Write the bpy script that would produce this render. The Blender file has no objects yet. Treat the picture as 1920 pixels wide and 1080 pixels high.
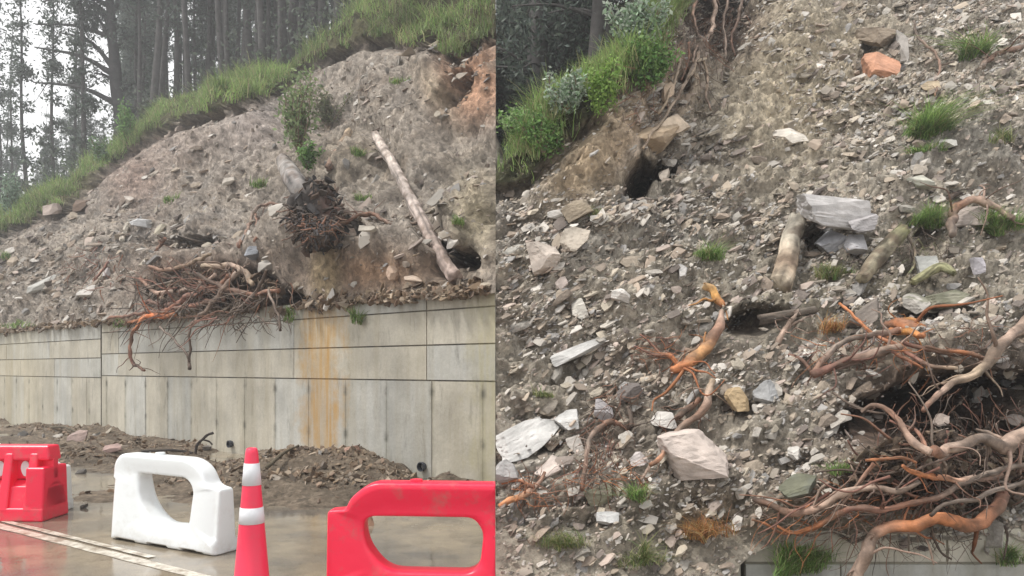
import bpy, bmesh, math, random
import numpy as np
from mathutils import Vector, Matrix, Euler
from mathutils.kdtree import KDTree
from mathutils.bvhtree import BVHTree

# ------------------------------------------------------------------ camera, world, sun
SC = bpy.context.scene
COL = SC.collection
FPX, U0, V0, EYE = 1400.0, 929.5, 690.0, 1.6
cam = bpy.data.cameras.new('camera'); camo = bpy.data.objects.new('camera', cam); COL.objects.link(camo)
camo.location = (0, 0, EYE); camo.rotation_euler = (math.radians(90), 0, 0)
cam.sensor_width = 36; cam.lens = 36 * FPX / 1920
cam.shift_x = (960 - U0) / 1920; cam.shift_y = (V0 - 540) / 1920
cam.clip_end = 2000; cam.clip_start = 0.05
SC.camera = camo

SUN_EL, SUN_AZ = math.radians(62), math.radians(262)      # azimuth measured clockwise from +Y
W = bpy.data.worlds.new('World'); SC.world = W; W.use_nodes = True
nt = W.node_tree; nt.nodes.clear()
sky = nt.nodes.new('ShaderNodeTexSky'); sky.sky_type = 'NISHITA'; sky.sun_disc = False
sky.sun_elevation = SUN_EL; sky.sun_rotation = SUN_AZ; sky.dust_density = 6; sky.air_density = 1.0; sky.altitude = 800
hs = nt.nodes.new('ShaderNodeHueSaturation'); hs.inputs['Saturation'].default_value = 0.22
tc = nt.nodes.new('ShaderNodeTexCoord')
cn = nt.nodes.new('ShaderNodeTexNoise'); cn.inputs['Scale'].default_value = 2.2; cn.inputs['Detail'].default_value = 4
cr = nt.nodes.new('ShaderNodeMapRange'); cr.inputs['To Min'].default_value = 8.0; cr.inputs['To Max'].default_value = 10.5
mx = nt.nodes.new('ShaderNodeMix'); mx.data_type = 'RGBA'; mx.inputs[0].default_value = 0.78
bg = nt.nodes.new('ShaderNodeBackground'); bg.inputs['Strength'].default_value = 0.07
wo = nt.nodes.new('ShaderNodeOutputWorld')
L = nt.links.new
L(sky.outputs[0], hs.inputs['Color']); L(tc.outputs['Generated'], cn.inputs['Vector']); L(cn.outputs[0], cr.inputs[0])
L(hs.outputs[0], mx.inputs[6]); L(cr.outputs[0], mx.inputs[7]); L(mx.outputs[2], bg.inputs['Color']); L(bg.outputs[0], wo.inputs[0])
sun = bpy.data.lights.new('sun', 'SUN'); suno = bpy.data.objects.new('sun', sun); COL.objects.link(suno)
sun.energy = 1.5; sun.angle = math.radians(10); sun.color = (1.0, 0.96, 0.9)
_d = Vector((math.sin(SUN_AZ) * math.cos(SUN_EL), math.cos(SUN_AZ) * math.cos(SUN_EL), math.sin(SUN_EL)))
suno.rotation_euler = _d.to_track_quat('Z', 'Y').to_euler(); suno.location = (0, -5, 30)
SC.view_settings.view_transform = 'Standard'; SC.view_settings.look = 'None'
SC.view_settings.gamma = 1; SC.view_settings.exposure = 1.25
SC.cycles.max_bounces = 5; SC.cycles.diffuse_bounces = 3; SC.cycles.transparent_max_bounces = 6
SC.cycles.volume_bounces = 0

# ------------------------------------------------------------------ numeric helpers
RS = np.random.RandomState(7)
A = np.array


def _hash(ix, iy, iz):
    h = (ix.astype(np.int64) * 374761393 + iy.astype(np.int64) * 668265263 + iz.astype(np.int64) * 2147483647) & 0xffffffff
    h = ((h ^ (h >> 13)) * 1274126177) & 0xffffffff
    h = (h ^ (h >> 16)) & 0xffffff
    return h / float(0xffffff) * 2 - 1


def vnoise(P):
    I = np.floor(P); F = P - I; F = F * F * (3 - 2 * F); I = I.astype(np.int64)
    x, y, z = I[..., 0], I[..., 1], I[..., 2]; fx, fy, fz = F[..., 0], F[..., 1], F[..., 2]
    r = 0
    for dx in (0, 1):
        for dy in (0, 1):
            for dz in (0, 1):
                w = (fx if dx else 1 - fx) * (fy if dy else 1 - fy) * (fz if dz else 1 - fz)
                r = r + w * _hash(x + dx, y + dy, z + dz)
    return r


def fbm(P, scale=1.0, octv=4, gain=0.5, seed=0.0):
    P = P * scale + seed * 17.31; a = 1.0; r = 0
    for k in range(octv):
        r = r + a * vnoise(P + k * 9.7); P = P * 2.03; a *= gain
    return r


def ridge(P, scale=1.0, octv=3, seed=0.0):
    P = P * scale + seed * 13.7; a = 1.0; r = 0
    for k in range(octv):
        r = r + a * (1 - 2 * np.abs(vnoise(P + k * 5.1))); P = P * 2.1; a *= 0.5
    return r


def poly_interp(pts):
    pts = A(pts, float)
    return lambda u: np.interp(u, pts[:, 0], pts[:, 1])


def ss(a, b, x):
    t = np.clip((x - a) / (b - a), 0, 1); return t * t * (3 - 2 * t)


def ray(u, v, y):
    return A([(u - U0) / FPX * y, y, EYE + (V0 - v) / FPX * y])


def proj(P):
    return U0 + FPX * P[..., 0] / P[..., 1], V0 - FPX * (P[..., 2] - EYE) / P[..., 1]


# ------------------------------------------------------------------ object helpers
def tag(o, label=None, cat=None, group=None, kind=None):
    if label: o['label'] = label
    if cat: o['category'] = cat
    if group: o['group'] = group
    if kind: o['kind'] = kind
    return o


def thing(name, loc, label, cat, group=None):
    o = bpy.data.objects.new(name, None); COL.objects.link(o); o.location = loc; o.empty_display_size = 0.2
    return tag(o, label, cat, group)


def mk(name, V, faces, mat, parent=None, col=None, smooth=False, origin=None):
    """one mesh object; V in world coordinates, faces = list of int arrays (n,3) or (n,4)"""
    V = np.asarray(V, float)
    if parent is not None: org = A(parent.location)
    elif origin is not None: org = A(origin, float)
    else: org = np.zeros(3)
    V = V - org
    me = bpy.data.meshes.new(name)
    me.vertices.add(len(V)); me.vertices.foreach_set('co', V.astype(np.float32).ravel())
    if not isinstance(faces, (list, tuple)): faces = [faces]
    faces = [np.asarray(f, np.int32) for f in faces if len(f)]
    loops = np.concatenate([f.ravel() for f in faces])
    tot = np.concatenate([np.full(len(f), f.shape[1], np.int32) for f in faces])
    st = np.concatenate([[0], np.cumsum(tot)[:-1]]).astype(np.int32)
    me.loops.add(len(loops)); me.loops.foreach_set('vertex_index', loops)
    me.polygons.add(len(tot)); me.polygons.foreach_set('loop_start', st); me.polygons.foreach_set('loop_total', tot)
    me.polygons.foreach_set('use_smooth', np.full(len(tot), smooth, bool))
    if col is not None:
        ca = me.color_attributes.new('tint', 'FLOAT_COLOR', 'POINT')
        c4 = np.ones((len(V), 4), np.float32); c4[:, :3] = col; ca.data.foreach_set('color', c4.ravel())
    me.update(calc_edges=True); me.validate()
    if mat is not None: me.materials.append(mat)
    o = bpy.data.objects.new(name, me); COL.objects.link(o)
    if parent is not None: o.parent = parent
    elif origin is not None: o.location = tuple(float(c) for c in org)
    return o


def grid_faces(n, m):
    i = np.arange(n - 1)[:, None]; j = np.arange(m - 1)[None, :]
    a = i * m + j
    return np.stack([a, a + 1, a + m + 1, a + m], -1).reshape(-1, 4)


def box(x0, x1, y0, y1, z0, z1):
    V = A([[x, y, z] for x in (x0, x1) for y in (y0, y1) for z in (z0, z1)], float)
    F = A([[0, 1, 3, 2], [4, 6, 7, 5], [0, 4, 5, 1], [2, 3, 7, 6], [0, 2, 6, 4], [1, 5, 7, 3]])
    return V, F


def join(parts):
    Vs, Fs, k = [], {}, 0
    Cs = []
    for p in parts:
        V, F = p[0], p[1]
        if not isinstance(F, (list, tuple)): F = [F]
        for f in F: Fs.setdefault(f.shape[1], []).append(f + k)
        Vs.append(V); k += len(V)
        if len(p) > 2: Cs.append(np.broadcast_to(p[2], V.shape))
    return np.concatenate(Vs), [np.concatenate(f) for f in Fs.values()], (np.concatenate(Cs) if Cs else None)


def catmull(P, n):
    P = A(P, float); P = np.vstack([2 * P[0] - P[1], P, 2 * P[-1] - P[-2]]); out = []
    for i in range(1, len(P) - 2):
        t = np.linspace(0, 1, n, endpoint=False)[:, None]
        a, b, c, d = P[i - 1], P[i], P[i + 1], P[i + 2]
        out.append(0.5 * ((2 * b) + (c - a) * t + (2 * a - 5 * b + 4 * c - d) * t ** 2 + (3 * b - a - 3 * c + d) * t ** 3))
    out.append(P[-2][None]); return np.vstack(out)


def tube(P, R, sides=7, lump=0.0, seed=0, bark=False):
    P = A(P, float); R = A(R, float); n = len(P)
    T = np.gradient(P, axis=0); T /= np.linalg.norm(T, axis=1)[:, None] + 1e-9
    up = A([0.31, -0.2, 0.93]); N = np.cross(T, up); N /= np.linalg.norm(N, axis=1)[:, None] + 1e-9
    B = np.cross(T, N); a = np.arange(sides) * 2 * math.pi / sides
    ring = np.cos(a)[None, :, None] * N[:, None, :] + np.sin(a)[None, :, None] * B[:, None, :]
    r = R[:, None, None]
    if lump:
        q = P[:, None, :] + ring * R[:, None, None]
        ll = np.concatenate([[0], np.cumsum(np.linalg.norm(np.diff(P, axis=0), axis=1))]) / max(R.max(), .004)
        q2 = np.stack([np.cos(a)[None] * 2.2 + ll[:, None] * 0, np.sin(a)[None] * 2.2 + ll[:, None] * .06, ll[:, None] * .22 + a[None] * 0], -1)
        if bark:
            q2 = np.stack([np.cos(a)[None] * 3.2 + ll[:, None] * .02, np.sin(a)[None] * 3.2 + ll[:, None] * 0, ll[:, None] * .10 + a[None] * 0], -1)
            r = r * (1 + lump * .5 * fbm(q, .12 / max(R.max(), .004), 2, seed=seed)[..., None] + lump * ridge(q2, 1.0, 4, seed=seed + 2)[..., None] - lump * .7)
        else: r = r * (1 + lump * fbm(q, .8 / max(R.max(), .004) * .5, 2, seed=seed)[..., None] + lump * .7 * ridge(q2, 1.0, 3, seed=seed + 2)[..., None] - lump * .5)
    V = P[:, None, :] + ring * r
    if bark:
        for e_, sg in ((0, -1), (-1, 1)): V[e_] += T[e_][None] * (sg * R[e_] * .55 * vnoise(np.stack([a * 1.7, a * 0 + seed, a * 0 + e_], -1)))[:, None]
    V = V.reshape(-1, 3)
    i = np.arange(n - 1)[:, None]; j = np.arange(sides)[None, :]; j2 = (j + 1) % sides
    F = np.stack([i * sides + j, i * sides + j2, (i + 1) * sides + j2, (i + 1) * sides + j], -1).reshape(-1, 4)
    V = np.vstack([V, P[0] - T[0] * R[0] * .05, P[-1] + T[-1] * R[-1] * .05]); k = n * sides
    jj = np.arange(sides)
    T1 = np.stack([np.full(sides, k), (jj + 1) % sides, jj], -1)
    T2 = np.stack([np.full(sides, k + 1), (n - 1) * sides + jj, (n - 1) * sides + (jj + 1) % sides], -1)
    return V, [F, np.vstack([T1, T2])]


def quads_leaf(C, size, rs, aspect=2.0, droop=0.0):
    n = len(C); a = rs.normal(size=(n, 3)); a[:, 2] -= droop; a /= np.linalg.norm(a, axis=1)[:, None]
    b = np.cross(a, rs.normal(size=(n, 3))); b /= np.linalg.norm(b, axis=1)[:, None]
    s = (size * rs.uniform(.6, 1.4, n))[:, None]
    V = np.stack([C - a * s * .5, C + b * s / aspect * .5, C + a * s * .5, C - b * s / aspect * .5], 1).reshape(-1, 3)
    return V, np.arange(4 * n).reshape(-1, 4)


def blades(B, h, rs, width=0.012, lean=0.5, bias=(0, 0, 0)):
    n = len(B); h = (h * rs.uniform(.55, 1.25, n))[:, None]
    th = rs.uniform(0, 2 * math.pi, n); d = np.stack([np.cos(th), np.sin(th), np.zeros(n)], 1) * (rs.uniform(0, 1, n)[:, None] ** .7) * lean + A(bias)
    sd = np.stack([-np.sin(th + rs.uniform(-1, 1, n)), np.cos(th), np.zeros(n)], 1); sd /= np.linalg.norm(sd, axis=1)[:, None]
    w = width * rs.uniform(.7, 1.3, n)[:, None]; up = A([0, 0, 1.0]); rows = []
    for t, ww in ((0, 1), (.4, .85), (.75, .55), (1, 0)):
        c = B + up * h * (t - .25 * t * t * np.linalg.norm(d, axis=1)[:, None]) + d * h * t * t
        rows += ([c - sd * w * ww, c + sd * w * ww] if ww else [c])
    V = np.stack(rows, 1).reshape(-1, 3); k = (np.arange(n) * 7)[:, None]
    Q = np.concatenate([k + A([0, 1, 3, 2]), k + A([2, 3, 5, 4])]); T = k + A([4, 5, 6])
    return V, [Q, T]


# ------------------------------------------------------------------ materials
def nodes(name):
    m = bpy.data.materials.new(name); m.use_nodes = True; n = m.node_tree; n.nodes.clear()
    out = n.nodes.new('ShaderNodeOutputMaterial'); b = n.nodes.new('ShaderNodeBsdfPrincipled')
    n.links.new(b.outputs[0], out.inputs[0]); return m, n, b, out


def N_(n, t, **k):
    x = n.nodes.new(t)
    for a, v in k.items():
        if a.startswith('i_'): x.inputs[a[2:].replace('_', ' ')].default_value = v
        else: setattr(x, a, v)
    return x


def coords(n, scale=1.0):
    t = N_(n, 'ShaderNodeTexCoord'); return t.outputs['Object']


def mixc(n, fac, a, b, mode='MIX'):
    m = N_(n, 'ShaderNodeMix', data_type='RGBA', blend_type=mode)
    for s, v in ((0, fac), (6, a), (7, b)):
        if hasattr(v, 'links') or isinstance(v, bpy.types.NodeSocket): n.links.new(v, m.inputs[s])
        elif s == 0: m.inputs[0].default_value = v
        else: m.inputs[s].default_value = (*v, 1)
    return m.outputs[2]


def noise(n, vec, scale, detail=4, rough=.6, lo=None, hi=None, a=0.0, b=1.0):
    t = N_(n, 'ShaderNodeTexNoise', i_Scale=scale, i_Detail=detail, i_Roughness=rough); n.links.new(vec, t.inputs['Vector'])
    if lo is None: return t.outputs[0]
    r = N_(n, 'ShaderNodeMapRange'); n.links.new(t.outputs[0], r.inputs[0])
    r.inputs[1].default_value = lo; r.inputs[2].default_value = hi; r.inputs[3].default_value = a; r.inputs[4].default_value = b
    return r.outputs[0]


def bump(n, b, hgt, strength, dist, prev=None):
    x = N_(n, 'ShaderNodeBump', i_Strength=strength, i_Distance=dist); n.links.new(hgt, x.inputs['Height'])
    if prev is not None: n.links.new(prev, x.inputs['Normal'])
    n.links.new(x.outputs[0], b.inputs['Normal']); return x.outputs[0]


def gray(n, val):     # scalar socket -> colour multiplier
    c = N_(n, 'ShaderNodeCombineColor')
    for i in range(3): n.links.new(val, c.inputs[i])
    return c.outputs[0]


def mat_tinted(name, bscale=30, var=.5, rough=.9, bstr=.6, bdist=.02, pebbles=0, big=1.5, spec=.3):
    m, n, b, out = nodes(name); v = coords(n)
    at = N_(n, 'ShaderNodeAttribute', attribute_name='tint')
    f = noise(n, v, bscale * .35, 6, .7, .3, .7, 1 - var, 1 + var * .6)
    g = noise(n, v, big, 4, .6, .3, .7, 1 - var * .45, 1 + var * .35)
    c = mixc(n, 1, at.outputs['Color'], gray(n, f), 'MULTIPLY'); c = mixc(n, 1, c, gray(n, g), 'MULTIPLY')
    h = noise(n, v, bscale, 8, .75)
    nb = bump(n, b, h, bstr, bdist)
    if pebbles:
        vo = N_(n, 'ShaderNodeTexVoronoi', i_Scale=pebbles); n.links.new(v, vo.inputs['Vector'])
        wn = noise(n, v, 8, 3, .5, .35, .6, 0, 1)
        vs = N_(n, 'ShaderNodeSeparateColor'); n.links.new(vo.outputs['Color'], vs.inputs[0])
        mr = N_(n, 'ShaderNodeMapRange'); n.links.new(vs.outputs[0], mr.inputs[0]); mr.inputs[3].default_value = .62; mr.inputs[4].default_value = 1.5
        c = mixc(n, wn, c, mixc(n, 1, c, gray(n, mr.outputs[0]), 'MULTIPLY'))
        bump(n, b, vo.outputs['Distance'], -.7, bdist * .7, nb)
    n.links.new(c, b.inputs['Base Color']); b.inputs['Roughness'].default_value = rough
    b.inputs['Specular IOR Level'].default_value = spec
    return m


M_SOIL = mat_tinted('soil', 22, .55, .95, .9, .05, pebbles=26)
M_SOILF = mat_tinted('soil_far', 13, .6, .95, 1.0, .07, pebbles=13)
M_ROCK = mat_tinted('rock', 14, .32, .8, .55, .02, spec=.4)
M_ROCKF = mat_tinted('rock_far', 5, .28, .85, .5, .03)
M_ROOT = mat_tinted('root_bark', 40, .4, .75, .7, .008, spec=.35)
M_BARK = mat_tinted('bark', 12, .45, .9, .8, .02)


def mat_leaf(name, trans=.35, rough=.6):
    m, n, b, out = nodes(name)
    at = N_(n, 'ShaderNodeAttribute', attribute_name='tint')
    oi = N_(n, 'ShaderNodeNewGeometry')
    mr = N_(n, 'ShaderNodeMapRange'); n.links.new(oi.outputs['Random Per Island'], mr.inputs[0]); mr.inputs[3].default_value = .6; mr.inputs[4].default_value = 1.45
    c = mixc(n, 1, at.outputs['Color'], gray(n, mr.outputs[0]), 'MULTIPLY')
    n.links.new(c, b.inputs['Base Color']); b.inputs['Roughness'].default_value = rough; b.inputs['Specular IOR Level'].default_value = .3
    t = N_(n, 'ShaderNodeBsdfTranslucent'); n.links.new(c, t.inputs[0]); mxs = N_(n, 'ShaderNodeMixShader'); mxs.inputs[0].default_value = trans
    n.links.new(b.outputs[0], mxs.inputs[1]); n.links.new(t.outputs[0], mxs.inputs[2]); n.links.new(mxs.outputs[0], out.inputs[0])
    return m


M_LEAF = mat_leaf('leaf')


def mat_plastic(name, colr, rough=.35, dirt=.25, dirtcol=(.25, .2, .15)):
    m, n, b, out = nodes(name); v = coords(n)
    g = noise(n, v, 5, 6, .7, .52, .72, 0, dirt)
    sp = N_(n, 'ShaderNodeSeparateXYZ'); n.links.new(v, sp.inputs[0])
    mz = N_(n, 'ShaderNodeMapRange'); n.links.new(sp.outputs[2], mz.inputs[0]); mz.inputs[1].default_value = .16; mz.inputs[2].default_value = 0; mz.inputs[3].default_value = 0; mz.inputs[4].default_value = .55
    g2 = noise(n, v, 9, 5, .7, .4, .7, 0, 1)
    ml = N_(n, 'ShaderNodeMath', operation='MULTIPLY'); n.links.new(mz.outputs[0], ml.inputs[0]); n.links.new(g2, ml.inputs[1])
    c = mixc(n, g, colr, dirtcol); c = mixc(n, ml.outputs[0], c, dirtcol)
    n.links.new(c, b.inputs['Base Color']); b.inputs['Roughness'].default_value = rough
    bump(n, b, noise(n, v, 12, 3, .5), .12, .02)
    b.inputs['Coat Weight'].default_value = .15; b.inputs['Coat Roughness'].default_value = .25
    return m


M_RED = mat_plastic('red_plastic', (.84, .010, .055), .38, .45)
M_REDC = mat_plastic('cone_plastic', (.84, .03, .085), .45, .15)
M_WHITE = mat_plastic('white_plastic', (.76, .79, .80), .42, .22, (.4, .35, .28))
M_SHEET = mat_plastic('reflective_sheet', (.7, .71, .74), .5, .35, (.4, .4, .4))


def mat_plain(name, c, rough=.8):
    m, n, b, out = nodes(name); v = coords(n)
    n.links.new(mixc(n, noise(n, v, 8, 5, .7, .35, .7, 0, .5), c, tuple(x * .55 for x in c)), b.inputs['Base Color']); b.inputs['Roughness'].default_value = rough
    return m


def mat_concrete():
    m, n, b, out = nodes('concrete')
    v = coords(n); at = N_(n, 'ShaderNodeAttribute', attribute_name='tint')
    # vertical run-off streaks: noise squeezed along z
    mp = N_(n, 'ShaderNodeMapping'); mp.inputs['Scale'].default_value = (5, 5, .45); n.links.new(v, mp.inputs[0])
    st = noise(n, mp.outputs[0], .8, 5, .65, .42, .72, 0, .5)
    bl = noise(n, v, 1.1, 5, .6, .35, .65, .78, 1.15); fi = noise(n, v, 26, 6, .7, .3, .7, .9, 1.08)
    c = mixc(n, 1, at.outputs['Color'], gray(n, bl), 'MULTIPLY'); c = mixc(n, 1, c, gray(n, fi), 'MULTIPLY')
    c = mixc(n, st, c, (.31, .27, .185))
    mp2 = N_(n, 'ShaderNodeMapping'); mp2.inputs['Scale'].default_value = (3, 3, .8); mp2.inputs['Location'].default_value = (4, 2, 1); n.links.new(v, mp2.inputs[0])
    c = mixc(n, noise(n, mp2.outputs[0], 2.0, 6, .7, .56, .75, 0, .55), c, (.12, .115, .095))
    n.links.new(c, b.inputs['Base Color']); b.inputs['Roughness'].default_value = .8
    bump(n, b, noise(n, v, 18, 6, .6), .25, .02)
    return m


M_CONC = mat_concrete()


def mat_road():
    m, n, b, out = nodes('wet_road'); v = coords(n)
    mud = noise(n, v, .5, 6, .62, .40, .60, 0, 1)
    fine = noise(n, v, 90, 4, .8, .3, .7, .55, 1.4)
    c = mixc(n, mud, (.11, .10, .09), (.30, .25, .18)); c = mixc(n, 1, c, gray(n, fine), 'MULTIPLY')
    c = mixc(n, noise(n, v, 2.3, 6, .7, .5, .72, 0, .8), c, (.12, .10, .075))
    n.links.new(c, b.inputs['Base Color'])
    n.links.new(noise(n, v, .9, 5, .6, .42, .68, .03, .30), b.inputs['Roughness'])
    bump(n, b, noise(n, v, 5, 5, .55), .10, .02); b.inputs['Specular IOR Level'].default_value = .6
    return m


M_ROAD = mat_road()


def mat_paint():
    m, n, b, out = nodes('road_paint'); v = coords(n)
    w = noise(n, v, 7, 6, .75, .42, .60, 0, 1)
    n.links.new(mixc(n, w, (.62, .58, .5), (.26, .21, .155)), b.inputs['Base Color']); b.inputs['Roughness'].default_value = .35
    return m


M_PAINT = mat_paint()

# ------------------------------------------------------------------ the left slope
NX, NY = .635, .7727           # uphill normal of the left retaining wall (plan)
WX, WY = -.7727, .635          # along the left wall, away from the seam
KL, ZW = 1.11, 2.70
crestL = poly_interp([(-200, 500), (0, 415), (60, 388), (130, 350), (200, 288), (240, 258), (330, 208), (400, 170), (450, 148), (520, 122), (600, 78), (640, 52), (690, 15), (760, -25), (930, -70)])
grassL = poly_interp([(-200, 530), (0, 440), (60, 408), (130, 378), (200, 306), (240, 278), (330, 224), (400, 208), (450, 190), (520, 162), (560, 125), (610, 102), (680, 72), (760, 82), (822, 60), (830, 104), (850, 106), (880, 84), (930, 58)])


def tL(u, v):
    el = (V0 - v) / FPX; g = NY + NX * (u - U0) / FPX
    return (el * 7.727 / g - (ZW - EYE)) / (KL - el / g)


def gauss(u, v, cu, cv, ru, rv, rot=0, p=2):
    c, s = math.cos(rot), math.sin(rot); a = ((u - cu) * c + (v - cv) * s) / ru; b = (-(u - cu) * s + (v - cv) * c) / rv
    return np.exp(-(a * a + b * b) ** (p / 2))


uL = np.linspace(-190, U0, 374)
rr = np.concatenate([np.linspace(-.035, 1, 300), 1 + np.linspace(.02, 1, 26) ** 2 * 5])
UU, RR = np.meshgrid(uL, rr, indexing='ij')
TC = tL(UU, crestL(UU)); TT = np.where(RR <= 1, RR * TC, TC + (RR - 1) * 8)
g_ = NY + NX * (UU - U0) / FPX; YY = (7.727 + TT) / g_; XX = (UU - U0) / FPX * YY
ZZ = ZW + KL * np.minimum(TT, TC) + .22 * np.maximum(TT - TC, 0)
TT0 = TT
TT = np.where(TT0 < 0, TT0 * .12, TT0); YY = (7.727 + TT) / g_; XX = (UU - U0) / FPX * YY
ZZ = np.where(TT0 < 0, ZW + TT0 * .5 * (.25 + .45 * np.abs(fbm(np.stack([UU / 40, UU * 0, UU * 0], -1), 1, 3, .5))), ZZ)
PL = np.stack([XX, YY, ZZ], -1); bu, bv = proj(PL)
ins = ss(0, .05, RR) * (1 - ss(.97, 1.05, RR) * .6)
nl = A([-NX * .62, -NY * .62, .79])
d = .55 * fbm(PL, .35, 3, seed=1) + .16 * fbm(PL, 1.3, 4, seed=2) + .13 * ridge(PL * A([1, 1, 1.5]), 2.6, 4, seed=3)
al = PL @ (A([.80, .25, .50]) / .976); PB_ = PL - al[..., None] * (A([.80, .25, .50]) / .976) * .7; d += .10 * ridge(PB_, 2.4, 4, seed=7)
d -= 1.0 * gauss(bu, bv, 600, 200, 90, 90)          # hollow behind the uprooted stump
d += .9 * gauss(bu, bv, 470, 250, 70, 60)           # pale shoulder to its left
d += .5 * gauss(bu, bv, 820, 170, 22, 70, -.5)      # pale rib
d -= .5 * gauss(bu, bv, 870, 250, 60, 50)
d += .5 * gauss(bu, bv, 620, 500, 150, 40)
d += .5 * gauss(bu, bv, 380, 500, 160, 40)
lt = np.clip((bv - 255) / (520 - 255), -.08, 1.08); lw = np.exp(-((bu - (705 + 148 * lt)) / 26) ** 4) * (bv > 235) * (bv < 540); d = d * (1 - lw) + lw * np.minimum(d, -.10)
PL = PL + nl * (d * ins)[..., None]
PL[-1, :, 0] = 0
PL0 = PL.copy(); pu, pv = proj(PL0)
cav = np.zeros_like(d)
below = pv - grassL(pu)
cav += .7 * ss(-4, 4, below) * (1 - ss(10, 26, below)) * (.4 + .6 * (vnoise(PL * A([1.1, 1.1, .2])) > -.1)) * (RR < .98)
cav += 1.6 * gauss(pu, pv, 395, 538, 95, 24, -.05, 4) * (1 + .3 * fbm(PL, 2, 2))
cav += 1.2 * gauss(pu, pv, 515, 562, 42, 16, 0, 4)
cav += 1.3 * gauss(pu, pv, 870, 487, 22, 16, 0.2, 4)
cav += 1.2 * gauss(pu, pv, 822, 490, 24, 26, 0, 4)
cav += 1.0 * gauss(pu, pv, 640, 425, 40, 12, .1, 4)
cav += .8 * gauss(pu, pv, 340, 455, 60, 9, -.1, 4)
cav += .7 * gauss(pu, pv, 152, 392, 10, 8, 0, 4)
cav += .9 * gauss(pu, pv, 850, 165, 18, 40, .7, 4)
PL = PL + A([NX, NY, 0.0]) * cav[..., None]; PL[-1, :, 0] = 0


def mixtint(base, items):
    c = base.copy()
    for w, colr in items: c = c * (1 - w[..., None]) + A(colr) * w[..., None]
    return c


nA = fbm(PL0, .5, 4, seed=5); nB = fbm(PL0, 1.4, 4, seed=6)
tintL = np.broadcast_to(A([.345, .30, .255]), PL.shape).copy()
tintL = mixtint(tintL, [
    (ss(.1, .7, nA) * .6, (.24, .22, .20)), (ss(.2, .8, nB) * .5, (.37, .31, .25)), (ss(.2, .8, -nB) * .5, (.21, .16, .12)),
    (gauss(pu, pv, 885, 150, 78, 85, 0, 4) * ss(-1.2, -.3, nB) * .9, (.50, .29, .185)), (gauss(pu, pv, 815, 170, 25, 60, -.5), (.44, .36, .27)),
    (gauss(pu, pv, 480, 235, 100, 60) * .7, (.42, .36, .33)), (gauss(pu, pv, 330, 270, 80, 40) * .6, (.37, .30, .26)),
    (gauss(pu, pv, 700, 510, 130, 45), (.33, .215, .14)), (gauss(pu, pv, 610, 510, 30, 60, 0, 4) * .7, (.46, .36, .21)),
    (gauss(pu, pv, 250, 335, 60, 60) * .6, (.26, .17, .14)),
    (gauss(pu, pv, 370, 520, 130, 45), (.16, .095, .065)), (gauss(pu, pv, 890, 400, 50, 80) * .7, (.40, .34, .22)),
    (gauss(pu, pv, 640, 300, 120, 60) * .5, (.24, .20, .14)),
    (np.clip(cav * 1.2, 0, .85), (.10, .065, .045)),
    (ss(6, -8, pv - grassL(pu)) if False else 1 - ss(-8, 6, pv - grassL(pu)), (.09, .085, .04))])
nr, nc = PL.shape[:2]
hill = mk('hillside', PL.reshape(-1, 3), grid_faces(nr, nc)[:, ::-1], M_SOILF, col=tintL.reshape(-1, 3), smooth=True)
tag(hill, 'brown scree and bare soil hillside above the tall concrete wall', kind='structure')

flatLeft = PL0.reshape(-1, 3); F_ = grid_faces(nr, nc); F_ = F_[(F_ % nc).max(1) < 301]
treeLeft = BVHTree.FromPolygons(flatLeft.tolist(), F_.tolist())
u_, v_ = proj(flatLeft[:: 7]); y_ = flatLeft[:: 7, 1]; i_ = (np.arange(len(flatLeft))[:: 7] % nc) < 301; u_, v_, y_ = u_[i_], v_[i_], y_[i_]
backupLeft = (u_, v_, y_)


def surfL(u, v, lift=0.0):
    """point on the slope (before hollows are cut) seen towards pixel (u, v) of the photo, lifted off it by some metres"""
    d = Vector(((u - U0) / FPX, 1, (V0 - v) / FPX)); h = treeLeft.ray_cast(Vector((0, 0, EYE)), d.normalized())
    if h[0] is not None: return ray(u, v, h[0].y - lift)
    a, b, c = backupLeft; k = np.argmin((a - u) ** 2 + (b - v) ** 2 + 2 * (c - c.min())); return ray(u, v, c[k] - lift)


# earth face where the left slope ends at the seam
edge = PL[-1]; sk = np.vstack([edge, edge * A([1, 1, 0]) + A([0, 0, -.6])]); sk[:, 0] -= .003; m_ = len(edge)
k_ = np.arange(m_ - 1)
sko = mk('earth_bank', sk, np.stack([k_, k_ + 1, k_ + 1 + m_, k_ + m_], -1), M_SOILF, col=A([.25, .19, .14])); tag(sko, 'cut earth face at the edge of the hillside', kind='structure')

# ------------------------------------------------------------------ the right slope
crestR = poly_interp([(929, 322), (990, 290), (1050, 235), (1130, 165), (1190, 95), (1230, 35), (1260, -30), (1400, -150), (1900, -300), (2400, -350)])
grassR = poly_interp([(929, 352), (990, 338), (1050, 268), (1130, 205), (1200, 135), (1240, 60), (1265, 0), (1290, -60), (1500, -140), (1900, -290), (2400, -340)])


def yR(el): return 6.88 / (1 - el)


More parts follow.
